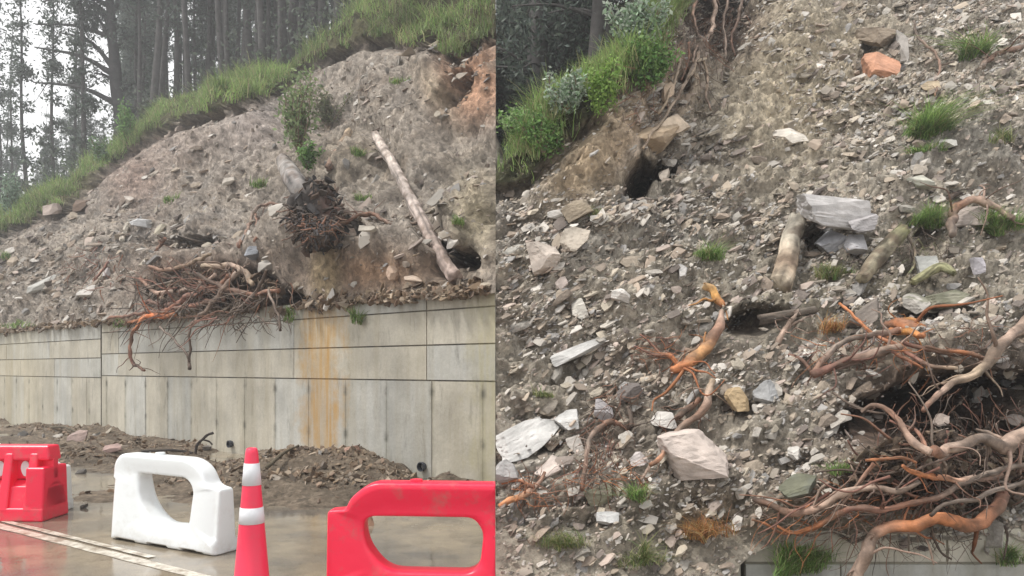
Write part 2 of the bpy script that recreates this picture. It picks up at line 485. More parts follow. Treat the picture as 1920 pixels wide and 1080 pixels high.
uR = np.concatenate([np.linspace(U0, 1930, 360), np.linspace(1934, 2350, 70)])
rrR = np.concatenate([np.linspace(-.10, 0, 26)[:-1], np.linspace(0, 1, 400), 1 + np.linspace(.02, 1, 40) ** 2])
UU, RR = np.meshgrid(uR, rrR, indexing='ij')
YC = yR((V0 - crestR(UU)) / FPX)
s_ = np.clip(RR, 0, 1); YY = 5.66 + (YC - 5.66) * s_ ** 1.35
ZZ = .38 + (YY - 5.66)
ap = np.clip(-RR / .10, 0, 1)                       # apron of debris in front of / over the low wall
cov = 1 - ss(1280, 1480, UU)
YY = YY - ap * (cov * .42 + .06); ZZ = ZZ - ap * (cov * .40 + .05 * (1 - cov) + (1 - cov) * .05 * vnoise(np.stack([UU / 40, UU * 0, UU * 0], -1)))
by = np.clip(RR - 1, 0, 1)
YY = YY + by * 42; dy = np.maximum(by * 42, 0)
ZZ = ZZ - .45 * np.minimum(dy, 5) - .0 * dy + 1.0 * np.maximum(dy - 20, 0)
XX = (UU - U0) / FPX * YY
PR = np.stack([XX, YY, ZZ], -1); bu, bv = proj(PR)
nr_ = A([0, -.7, .71]); ins = (RR <= 1) * ss(-.06, .03, RR) * (1 - .7 * ss(.93, 1, RR))
d = .22 * fbm(PR, .55, 3, seed=11) + .11 * fbm(PR, 2.0, 4, seed=12) + .075 * ridge(PR * A([1, 1, 1.4]), 4.0, 3, seed=13) + .02 * fbm(PR, 22, 2, seed=14)
bd = A([.80, .25, .50]) / .976; al = PR @ bd; PB_ = PR - al[..., None] * bd * .72
d += .07 * ridge(PB_, 3.6, 4, seed=16) + .035 * ridge(PB_, 11, 2, seed=17)
d += .55 * gauss(bu, bv, 1110, 290, 120, 80, -.9)      # ochre shoulder left of the hole
d += .5 * gauss(bu, bv, 1305, 150, 16, 110, .25) + .45 * gauss(bu, bv, 1262, 190, 13, 60, .5) + .35 * gauss(bu, bv, 1240, 120, 12, 90, .3) + .3 * gauss(bu, bv, 1350, 110, 12, 90, .2) + .25 * gauss(bu, bv, 1400, 90, 12, 80, .3)      # bony soil ribs under the scarp
d += .35 * gauss(bu, bv, 1215, 235, 22, 80, .6)
d -= .85 * gauss(bu, bv, 1345, 50, 70, 90, .3, 3); d += .5 * gauss(bu, bv, 1230, 150, 34, 120, .55, 3)
d += .3 * gauss(bu, bv, 1480, 60, 60, 110, .4)
d += .45 * gauss(bu, bv, 1800, 690, 170, 60, -.3)      # lip above the root hollow
d += .30 * gauss(bu, bv, 1640, 930, 150, 45, -.2)
d += .25 * gauss(bu, bv, 1760, 330, 120, 60, -.3)
PR = PR + nr_ * (d * ins)[..., None]; PR[0, :, 0] = 0; PR0 = PR.copy(); pu, pv = proj(PR0)
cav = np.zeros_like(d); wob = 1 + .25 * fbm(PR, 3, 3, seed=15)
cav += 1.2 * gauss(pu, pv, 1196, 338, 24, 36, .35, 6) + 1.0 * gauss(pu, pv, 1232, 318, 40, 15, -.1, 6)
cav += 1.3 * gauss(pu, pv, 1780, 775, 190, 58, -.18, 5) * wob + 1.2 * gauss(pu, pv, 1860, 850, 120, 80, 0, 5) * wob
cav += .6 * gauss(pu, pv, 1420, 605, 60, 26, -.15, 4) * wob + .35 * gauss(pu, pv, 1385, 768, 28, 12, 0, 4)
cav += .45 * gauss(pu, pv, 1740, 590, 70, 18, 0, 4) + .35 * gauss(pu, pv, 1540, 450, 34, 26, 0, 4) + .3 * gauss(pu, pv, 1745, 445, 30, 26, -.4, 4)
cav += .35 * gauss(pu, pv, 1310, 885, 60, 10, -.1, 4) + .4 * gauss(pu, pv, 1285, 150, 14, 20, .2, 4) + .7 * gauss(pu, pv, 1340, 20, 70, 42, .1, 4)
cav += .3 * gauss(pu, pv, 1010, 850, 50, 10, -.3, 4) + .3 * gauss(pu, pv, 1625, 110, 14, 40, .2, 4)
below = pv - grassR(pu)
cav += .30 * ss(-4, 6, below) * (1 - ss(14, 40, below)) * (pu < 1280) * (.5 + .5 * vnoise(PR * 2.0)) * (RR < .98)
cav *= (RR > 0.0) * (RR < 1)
PR = PR + A([.15, .98, 0.05]) * cav[..., None]; PR[0, :, 0] = 0
nA = fbm(PR0, .8, 4, seed=21); nB = fbm(PR0, 2.4, 4, seed=22)
tintR = np.broadcast_to(A([.40, .355, .29]), PR.shape).copy()
tintR = mixtint(tintR, [
    (ss(.1, .7, nA) * .6, (.31, .29, .26)), (ss(.2, .8, nB) * .5, (.38, .335, .27)), (ss(.1, .7, -nB) * .55, (.20, .165, .13)),
    (gauss(pu, pv, 1120, 290, 135, 62, -.75, 3), (.50, .385, .26)), (gauss(pu, pv, 1500, 140, 150, 190, .5, 3) * .85, (.52, .44, .32)),
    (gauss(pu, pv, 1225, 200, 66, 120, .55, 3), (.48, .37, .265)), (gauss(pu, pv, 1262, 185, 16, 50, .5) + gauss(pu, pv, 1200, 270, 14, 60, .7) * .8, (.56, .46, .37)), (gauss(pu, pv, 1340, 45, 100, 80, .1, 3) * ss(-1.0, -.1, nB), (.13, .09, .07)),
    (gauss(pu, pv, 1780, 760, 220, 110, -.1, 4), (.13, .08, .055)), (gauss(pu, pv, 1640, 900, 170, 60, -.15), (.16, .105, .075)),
    (gauss(pu, pv, 960, 400, 40, 60) * .8, (.16, .14, .12)), (gauss(pu, pv, 1240, 700, 120, 60) * .5, (.17, .13, .10)),
    (gauss(pu, pv, 1600, 540, 230, 70, -.1) * .6, (.20, .175, .12)), (gauss(pu, pv, 1150, 830, 80, 90) * .7, (.15, .11, .085)),
    (gauss(pu, pv, 1300, 980, 260, 60) * .5, (.25, .225, .17)), (gauss(pu, pv, 1330, 960, 60, 40) * .5, (.30, .19, .10)),
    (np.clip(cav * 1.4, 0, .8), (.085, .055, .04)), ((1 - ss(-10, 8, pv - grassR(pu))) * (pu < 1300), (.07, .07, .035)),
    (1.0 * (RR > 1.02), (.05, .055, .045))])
nr2, nc2 = PR.shape[:2]
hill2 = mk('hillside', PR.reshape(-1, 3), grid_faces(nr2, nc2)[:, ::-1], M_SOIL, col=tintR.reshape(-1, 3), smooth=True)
tag(hill2, 'steep near hillside of broken shale, roots and tan soil', kind='structure')
flatRight = PR0.reshape(-1, 3); F_ = grid_faces(nr2, nc2); F_ = F_[(F_ % nc2).max(1) < 426]
treeRight = BVHTree.FromPolygons(flatRight.tolist(), F_.tolist())
u_, v_ = proj(flatRight[:: 7]); y_ = flatRight[:: 7, 1]; i_ = (np.arange(len(flatRight))[:: 7] % nc2) < 426; u_, v_, y_ = u_[i_], v_[i_], y_[i_]
backupRight = (u_, v_, y_)


def surfR(u, v, lift=0.0):
    """point on the slope (before hollows are cut) seen towards pixel (u, v) of the photo, lifted off it by some metres"""
    d = Vector(((u - U0) / FPX, 1, (V0 - v) / FPX)); h = treeRight.ray_cast(Vector((0, 0, EYE)), d.normalized())
    if h[0] is not None: return ray(u, v, h[0].y - lift)
    a, b, c = backupRight; k = np.argmin((a - u) ** 2 + (b - v) ** 2 + 2 * (c - c.min())); return ray(u, v, c[k] - lift)


edge = PR[0]; sk = np.vstack([edge, edge * A([1, 1, 0]) + A([0, 0, -.6])]); sk[:, 0] += .003; m_ = len(edge); k_ = np.arange(m_ - 1)
sko = mk('earth_bank', sk, np.stack([k_, k_ + 1, k_ + 1 + m_, k_ + m_], -1), M_SOIL, col=A([.25, .19, .14])); tag(sko, 'cut earth face at the edge of the near hillside', kind='structure')

# ------------------------------------------------------------------ road, paint, mud
V, F = A([[-90, -30, 0], [40, -30, 0], [40, 70, 0], [-90, 70, 0]], float), A([[0, 1, 2, 3]])
tag(mk('road', V, F, M_ROAD), kind='structure')


def stripe(p0, p1, w, name='road_marking', zz=.004):
    n = 90; t = np.linspace(0, 1, n)[:, None]; P = A(p0) * (1 - t) + A(p1) * t; dd = A(p1) - A(p0); dd = dd / np.linalg.norm(dd); nn = A([-dd[1], dd[0]])
    e = .003 * RS.normal(size=(2, n, 1))
    a = P + nn * (w / 2 + e[0]); b = P - nn * (w / 2 + e[1]); z = np.full((n, 1), zz)
    Vv = np.vstack([np.hstack([a, z]), np.hstack([b, z])]); k = np.arange(n - 1)
    return mk(name, Vv, np.stack([k + n, k + n + 1, k + 1, k], -1), M_PAINT)


gd = lambda u, v: A([(u - U0) / FPX * 1400 * EYE / (v - V0), 1400 * EYE / (v - V0)])
a_, b_ = gd(0, 987), gd(370, 1080); dd = (b_ - a_) / np.linalg.norm(b_ - a_)
tag(stripe(a_ - dd * 14, b_ + dd * 2.3, .11), kind='structure')
a2, b2 = gd(0, 972), gd(285, 1046)
tag(stripe(a2 - dd * 14, b2, .07, zz=.008), kind='structure')

# mud washed against the wall: a low relief that dips under the road plane where the asphalt shows
s = np.linspace(-.02, 30, 420); q = np.linspace(0, 6.0, 170); S, Q = np.meshgrid(s, q, indexing='ij')
X = WX * S - NX * Q; Y = 10 + WY * S - NY * Q; msk = X < -.004
P = np.stack([X, Y, X * 0], -1); mu, mv = proj(P)
h = .17 * np.exp(-(Q / .9) ** 1.3) * (.65 + .75 * vnoise(P * .8))
h += .23 * gauss(mu, mv, 600, 900, 150, 36) * (1 + .5 * fbm(P, 1.6, 3, seed=34)) + .13 * gauss(mu, mv, 450, 912, 150, 30) + .08 * gauss(mu, mv, 330, 880, 120, 26) + .10 * gauss(mu, mv, 760, 925, 120, 26) + .13 * gauss(mu, mv, 560, 1035, 60, 22) + .16 * gauss(mu, mv, 150, 845, 160, 26)
h += .07 * gauss(mu, mv, 800, 985, 70, 24) + .06 * gauss(mu, mv, 180, 935, 60, 14) + .05 * gauss(mu, mv, 860, 1040, 60, 20)
h += (.055 * fbm(P, 2.2, 4, seed=31) + .02 * ridge(P, 9, 2, seed=32)) * (.35 + np.clip(h * 5, 0, 1)) - .045
h = h - .16 * (gauss(mu, mv, 435, 855, 30, 26) + gauss(mu, mv, 795, 896, 30, 22)) * (h > 0)
P = np.stack([X, Y, h], -1); mc = np.broadcast_to(A([.17, .135, .10]), P.shape) * (1 + .3 * fbm(P, 1.5, 3, seed=33))[..., None]
mc = mixtint(mc, [(gauss(mu, mv, 590, 880, 70, 14) * .7, (.30, .2, .12))])
F = grid_faces(*S.shape); ok = msk.ravel()[F].all(1)
tag(mk('mud_bank', P.reshape(-1, 3), F[ok], M_SOIL, col=mc.reshape(-1, 3), smooth=True), kind='structure')
kdM = KDTree(P.shape[0] * P.shape[1])
Pm = P.reshape(-1, 3); mu, mv = proj(Pm)
for i in range(len(Pm)): kdM.insert((Pm[i][0], Pm[i][1], 0), i)
kdM.balance()


def mudz(x, y): return max(0, Pm[kdM.find((x, y, 0))[1]][2])


# ------------------------------------------------------------------ retaining walls
def wall_section(s0, s1, lifts, vlines, low, label, zt=ZW, frame='L', tones=None, seed=0):
    rs = np.random.RandomState(seed)
    org = A([WX * s0 + 0, 10 + WY * s0, 0]) if frame == 'L' else A([s0, 5.62, 0])
    ex = A([WX, WY, 0]) if frame == 'L' else A([1, 0, 0]); ey = A([NX, NY, 0]) if frame == 'L' else A([0, 1, 0])
    parts = []
    def add(a, b, y0, y1, z0, z1, c):
        Vb, Fb = box(a, b, y0, y1, z0, z1)
        if frame == 'L': Fb = Fb[:, ::-1]
        Vw = org + (Vb[:, :1] - s0) * ex + Vb[:, 1:2] * ey + Vb[:, 2:] * A([0, 0, 1]); parts.append((Vw, Fb, A(c)))
    add(s0, s1, .02, .42, -.3, zt - .003, (.09, .085, .07) if frame == 'L' else (.26, .24, .19))      # core, seen only in the joints
    zs = lifts
    for k in range(len(zs) - 1):
        vl = [s0] + [x for x in (low if k == 0 else vlines[k % len(vlines)] if isinstance(vlines[0], (list, tuple)) else vlines) if s0 + .1 < x < s1 - .1] + [s1]
        for a, b in zip(vl[:-1], vl[1:]):
            n = max(1, int((b - a) / .5)) if False else 1
            t = rs.uniform(.86, 1.1); warm = rs.uniform(0, 1)
            t = 1 + (t - .98) * .6; c = A([.485, .455, .38]) * t if warm > .4 else A([.465, .46, .42]) * t
            add(a + (.005 if k == 0 else .008), b - (.005 if k == 0 else .008), rs.uniform(0, .008), .3 - .002 * k, zs[k] + (.011 if k else 0), zs[k + 1] - .011, c)
    Vv, Ff, Cc = join(parts)
    base = org.copy()
    th = thing('retaining_wall', tuple(base), label, 'wall', 'concrete retaining wall sections')
    w = mk('wall_face', Vv, Ff, M_CONC, parent=th, col=Cc)
    return th


def ring_on_wall(th, s, z, r=.055):
    c = A([WX * s, 10 + WY * s, z]) - A([NX, NY, 0]) * .03
    a = np.arange(20) * 2 * math.pi / 20; e1, e2 = A([WX, WY, 0]), A([0, 0, 1.0]); nn = -A([NX, NY, 0]); rows = []
    for rad, off in ((r * 1.25, 0), (r * 1.25, .05), (r, .05), (r * .95, -.1)):
        rows.append(c + nn * off + np.cos(a)[:, None] * e1 * rad + np.sin(a)[:, None] * e2 * rad)
    Vv = np.vstack(rows + [c + nn * -.1]); i = np.arange(3)[:, None]; j = np.arange(20)[None]; j2 = (j + 1) % 20
    F = np.stack([i * 20 + j, i * 20 + j2, (i + 1) * 20 + j2, (i + 1) * 20 + j], -1).reshape(-1, 4)
    T = np.stack([np.full(20, 80), 60 + np.arange(20), 60 + (np.arange(20) + 1) % 20], -1)
    mk('drain_pipe', Vv, [F, T], M_PIPE, parent=th)


M_PIPE = mat_plain('drain_plastic', (.05, .055, .07), .5)
lowv = [.23 + .965 * k for k in range(0, 32)]
wl = wall_section(0.004, 12.07, [-.1, 1.42, 1.93, 2.43, ZW], [[1.3, 4.5, 7.75, 11.2]], lowv,
                  'grey stained concrete retaining wall with an orange rust streak down it', seed=3)
wl2 = wall_section(12.13, 30, [-.1, 1.37, 1.84, 2.29, ZW - .04], [[15.2, 18.4, 21.6, 25, 28], [14.9, 17.3, 20, 23, 26]], [12.9, 13.8, 14.9, 16, 17, 18, 19, 20, 21, 22, 23, 24, 25, 26, 27, 28, 29],
                   'tan stained concrete retaining wall section left of the dark joint', seed=4)
for u, v in ((435, 853), (795, 890)):
    dx = (u - U0) / FPX; y = 7.727 / (NY + NX * dx); ring_on_wall(wl, -dx * y / .7727, max(.17, EYE - (v - V0) / FPX * y))
wr = wall_section(0.01, 1.85, [-.1, .2, .38], [[1.0]], [1.2], 'short low concrete wall end under the scree left of the joint', .38, 'R', seed=5)
wr2 = wall_section(1.88, 9, [-.1, .13, .40], [[3.4, 5.2, 7]], [2.6, 4.1, 5.6, 7.1], 'low concrete wall face under the hanging orange roots', .40, 'R', seed=6)

# rust streak, pale streaks and the tie-hole stains are real stains: a second layer of colour on the same faces, driven by wall coordinates
nt = M_CONC.node_tree; bs = [n for n in nt.nodes if n.type == 'BSDF_PRINCIPLED'][0]; prev = bs.inputs['Base Color'].links[0].from_socket
geo = nt.nodes.new('ShaderNodeNewGeometry')
dot = nt.nodes.new('ShaderNodeVectorMath'); dot.operation = 'DOT_PRODUCT'; dot.inputs[1].default_value = (WX, WY, 0); nt.links.new(geo.outputs['Position'], dot.inputs[0])
# s = dot(p - (0,10), W) = dot - 6.35
wob = noise(nt, geo.outputs['Position'], 2.2, 5, .65, .3, .7, -.28, .28)
sa = nt.nodes.new('ShaderNodeMath'); sa.operation = 'ADD'; nt.links.new(dot.outputs['Value'], sa.inputs[0]); nt.links.new(wob, sa.inputs[1])


def band(c, hw, soft):
    x = nt.nodes.new('ShaderNodeMath'); x.operation = 'SUBTRACT'; nt.links.new(sa.outputs[0], x.inputs[0]); x.inputs[1].default_value = c + 6.35
    y = nt.nodes.new('ShaderNodeMath'); y.operation = 'ABSOLUTE'; nt.links.new(x.outputs[0], y.inputs[0])
    r = nt.nodes.new('ShaderNodeMapRange'); nt.links.new(y.outputs[0], r.inputs[0]); r.inputs[1].default_value = hw + soft; r.inputs[2].default_value = hw - soft
    return r.outputs[0]


def scaled(v, k, noisev=None):
    x = nt.nodes.new('ShaderNodeMath'); x.operation = 'MULTIPLY'; nt.links.new(v, x.inputs[0])
    if noisev is not None: nt.links.new(noisev, x.inputs[1]); return scaled(x.outputs[0], k)
    x.inputs[1].default_value = k; return x.outputs[0]


mp = N_(nt, 'ShaderNodeMapping'); mp.inputs['Scale'].default_value = (6, 6, .3); nt.links.new(geo.outputs['Position'], mp.inputs[0])
sn = noise(nt, mp.outputs[0], 1.6, 5, .7, .35, .6, .25, 1)
c = mixc(nt, scaled(band(3.72, .42, .22), .85, sn), prev, (.45, .26, .07))
c = mixc(nt, scaled(band(.15, .28, .2), .5, sn), c, (.42, .38, .2))
c = mixc(nt, scaled(band(17.5, 1.6, .8), .35, sn), c, (.40, .33, .17))
def fr(a, op, v):
    x = nt.nodes.new('ShaderNodeMath'); x.operation = op; nt.links.new(a, x.inputs[0]); x.inputs[1].default_value = v; return x.outputs[0]


sz_ = nt.nodes.new('ShaderNodeSeparateXYZ'); nt.links.new(geo.outputs['Position'], sz_.inputs[0])
pp = fr(fr(fr(fr(dot.outputs['Value'], 'SUBTRACT', 6.35 + .23), 'DIVIDE', .965), 'ADD', 60.5), 'FRACT', 0)
pp = fr(fr(pp, 'SUBTRACT', .5), 'ABSOLUTE', 0); pr = nt.nodes.new('ShaderNodeMapRange'); nt.links.new(pp, pr.inputs[0]); pr.inputs[1].default_value = .085; pr.inputs[2].default_value = .01
zr = nt.nodes.new('ShaderNodeMapRange'); nt.links.new(sz_.outputs[2], zr.inputs[0]); zr.inputs[1].default_value = 1.42; zr.inputs[2].default_value = 1.36
sn2 = noise(nt, geo.outputs['Position'], 3.1, 4, .6, .35, .62, 0, 1)
c = mixc(nt, scaled(scaled(pr.outputs[0], .8, zr.outputs[0]), .5, sn2), c, (.16, .155, .11))
for zt_ in (1.24, .55):
    q_ = fr(fr(sz_.outputs[2], 'SUBTRACT', zt_), 'ABSOLUTE', 0); qr = nt.nodes.new('ShaderNodeMapRange'); nt.links.new(q_, qr.inputs[0]); qr.inputs[1].default_value = .10; qr.inputs[2].default_value = .03
    c = mixc(nt, scaled(scaled(qr.outputs[0], .7, pr.outputs[0]), 1.0, sn2), c, (.07, .07, .055))
zq = nt.nodes.new('ShaderNodeMapRange'); nt.links.new(sz_.outputs[2], zq.inputs[0]); zq.inputs[1].default_value = 2.3; zq.inputs[2].default_value = 2.66
mp3 = N_(nt, 'ShaderNodeMapping'); mp3.inputs['Scale'].default_value = (3.2, 3.2, .5); nt.links.new(geo.outputs['Position'], mp3.inputs[0])
c = mixc(nt, scaled(zq.outputs[0], .6, noise(nt, mp3.outputs[0], 1.5, 5, .6, .4, .6, 0, 1)), c, (.15, .12, .075))
nt.links.new(c, bs.inputs['Base Color'])

# ------------------------------------------------------------------ rocks
def cut_block(rs, cuts, dims):
    """a block split along random joint planes: big flat facets, sharp edges"""
    bm = bmesh.new(); bmesh.ops.create_cube(bm, size=2.0)
    for k in range(cuts):
        n = rs.normal(size=3); n[2] *= (1.6 if k % 3 == 0 else .6); n /= np.linalg.norm(n)
        co = n * rs.uniform(.62, .98)
        r = bmesh.ops.bisect_plane(bm, geom=bm.verts[:] + bm.edges[:] + bm.faces[:], plane_co=tuple(co), plane_no=tuple(n), clear_outer=True)
        ed = [e for e in r['geom_cut'] if isinstance(e, bmesh.types.BMEdge)]
        if ed:
            try: bmesh.ops.edgeloop_fill(bm, edges=ed)
            except Exception: bmesh.ops.holes_fill(bm, edges=ed)
    ed = [e for e in bm.edges if e.is_boundary]
    if ed: bmesh.ops.holes_fill(bm, edges=ed)
    for v in bm.verts: v.co = Vector((v.co[0] * dims[0] + .35 * v.co[1] * dims[0] * rs_skew(rs), v.co[1] * dims[1], v.co[2] * dims[2]))
    bmesh.ops.recalc_face_normals(bm, faces=bm.faces)
    return bm


def rs_skew(rs): return .4


def hull_proto(rs, n=10, flat=.45, elong=1.3):
    bm = cut_block(rs, 6 + n // 3, (elong, 1, flat)); bmesh.ops.triangulate(bm, faces=bm.faces); bm.verts.index_update()
    V = A([v.co[:] for v in bm.verts]); F = A([[v.index for v in f.verts] for f in bm.faces]); bm.free()
    V = V - (V.max(0) + V.min(0)) / 2; m = (V.max(0) - V.min(0)).max() / 2
    return V / m, F


rsr = np.random.RandomState(5)
PROT = [hull_proto(rsr, int(rsr.randint(8, 13)), rsr.uniform(.14, .5) * (1.5 if _ % 5 == 0 else 1), rsr.uniform(1.1, 2.5)) for _ in range(22)]
ROCKC = A([[.37, .34, .30], [.44, .405, .36], [.31, .27, .225], [.36, .30, .235], [.25, .205, .165], [.39, .32, .275], [.52, .485, .44], [.30, .285, .27], [.18, .15, .13], [.33, .265, .21], [.40, .35, .28]])
MUDC = ROCKC * A([.72, .62, .52])


def rotm(rs, n, jitter):
    """bedding-aligned frames: long axis runs up to the right, flat side towards the open air"""
    a = A([.80, .25, .50]) + rs.normal(size=(n, 3)) * jitter; a /= np.linalg.norm(a, axis=1)[:, None]
    c = A([-.25, -.45, .8]) + rs.normal(size=(n, 3)) * jitter; b = np.cross(c, a); b /= np.linalg.norm(b, axis=1)[:, None]; c = np.cross(a, b)
    return np.stack([a, b, c], -1)       # columns


def scatter(P, size, rs, jitter=.5, colmul=1.0, colset=ROCKC, warm=None):
    n = len(P); R = rotm(rs, n, jitter); pid = rs.randint(0, len(PROT), n); cc = colset[rs.randint(0, len(colset), n)] * rs.uniform(.75, 1.2, n)[:, None] * colmul
    Vs, Fs, Cs, k = [], [], [], 0
    for p in range(len(PROT)):
        I = np.where(pid == p)[0]
        if not len(I): continue
        V0_, F0 = PROT[p]
        V = np.einsum('nij,vj->nvi', R[I], V0_) * size[I][:, None, None] + P[I][:, None, :]
        Vs.append(V.reshape(-1, 3)); m = len(V0_)
        Fs.append((F0[None] + (np.arange(len(I)) * m)[:, None, None]).reshape(-1, 3) + k); k += len(I) * m
        Cs.append(np.repeat(cc[I], m, axis=0))
    return np.concatenate(Vs), np.concatenate(Fs), np.concatenate(Cs)


def hero_rock(name, pos, w, h, colr, label, lean=0.0, seed=0, flat=.5, group=None, mat=None, dep=None, cat='rock', aim=None, moss=0):
    """faceted boulder w x h metres as seen from the road, long axis leaning by lean radians"""
    rs = np.random.RandomState(seed + 100)
    bm = cut_block(rs, 11, (1, 1, 1))
    bmesh.ops.bevel(bm, geom=bm.edges[:], offset=.025, segments=1, affect='EDGES')
    bmesh.ops.triangulate(bm, faces=bm.faces)
    for _ in range(3):
        bmesh.ops.subdivide_edges(bm, edges=[e for e in bm.edges if e.calc_length() > .22], cuts=1); bmesh.ops.triangulate(bm, faces=bm.faces)
    bm.normal_update(); bm.verts.index_update()
    V = A([v.co[:] for v in bm.verts]); Nn = A([v.normal[:] for v in bm.verts]); F = A([[v.index for v in f.verts] for f in bm.faces]); bm.free()
    q = V * A([1, 1, 3.5])
    V = V + Nn * (.035 * fbm(q, 2.2, 3, seed=seed) - .05 * np.clip(ridge(q, 1.1, 2, seed=seed + 3) - .9, 0, 1))[:, None]
    mn, mx_ = V.min(0), V.max(0); V = (V - (mn + mx_) / 2) / (mx_ - mn)
    dep = dep or min(w, h) * 1.1
    V = V * A([w, dep, h]); c, s2 = math.cos(lean), math.sin(lean)
    # keep the outer bounding size while leaning
    V = np.stack([V[:, 0] * c - V[:, 2] * s2, V[:, 1], V[:, 0] * s2 + V[:, 2] * c], 1)
    V[:, 1] += V[:, 2] * .45                # lies back on the slope
    base = A(pos); cl = np.broadcast_to(A(colr), V.shape) * (1 + .16 * fbm(V / max(w, h), 3, 3, seed=seed)[:, None])
    if moss:
        mm = ss(.0, .5, Nn[:, 2] * .6 + fbm(V / w, 3, 3, seed=seed + 9))[:, None] * moss; cl = cl * (1 - mm) + A([.15, .15, .10]) * mm
    o = mk(name, V + base, F, mat or M_ROCK, origin=base, col=cl)
    return tag(o, label, cat, group)


def heroR(u, v, wp, hp, colr, label, lean=0.0, seed=0, lift=.05, name='rock', **k):
    p = surfR(u, v, lift); sc = p[1] / FPX
    return hero_rock(name, p, wp * sc, hp * sc, colr, label, lean, seed, **k)


def heroL(u, v, wp, hp, colr, label, lean=0.0, seed=0, lift=.1, name='rock', **k):
    p = surfL(u, v, lift); sc = p[1] / FPX
    return hero_rock(name, p, wp * sc, hp * sc, colr, label, lean, seed, mat=M_ROCKF, **k)


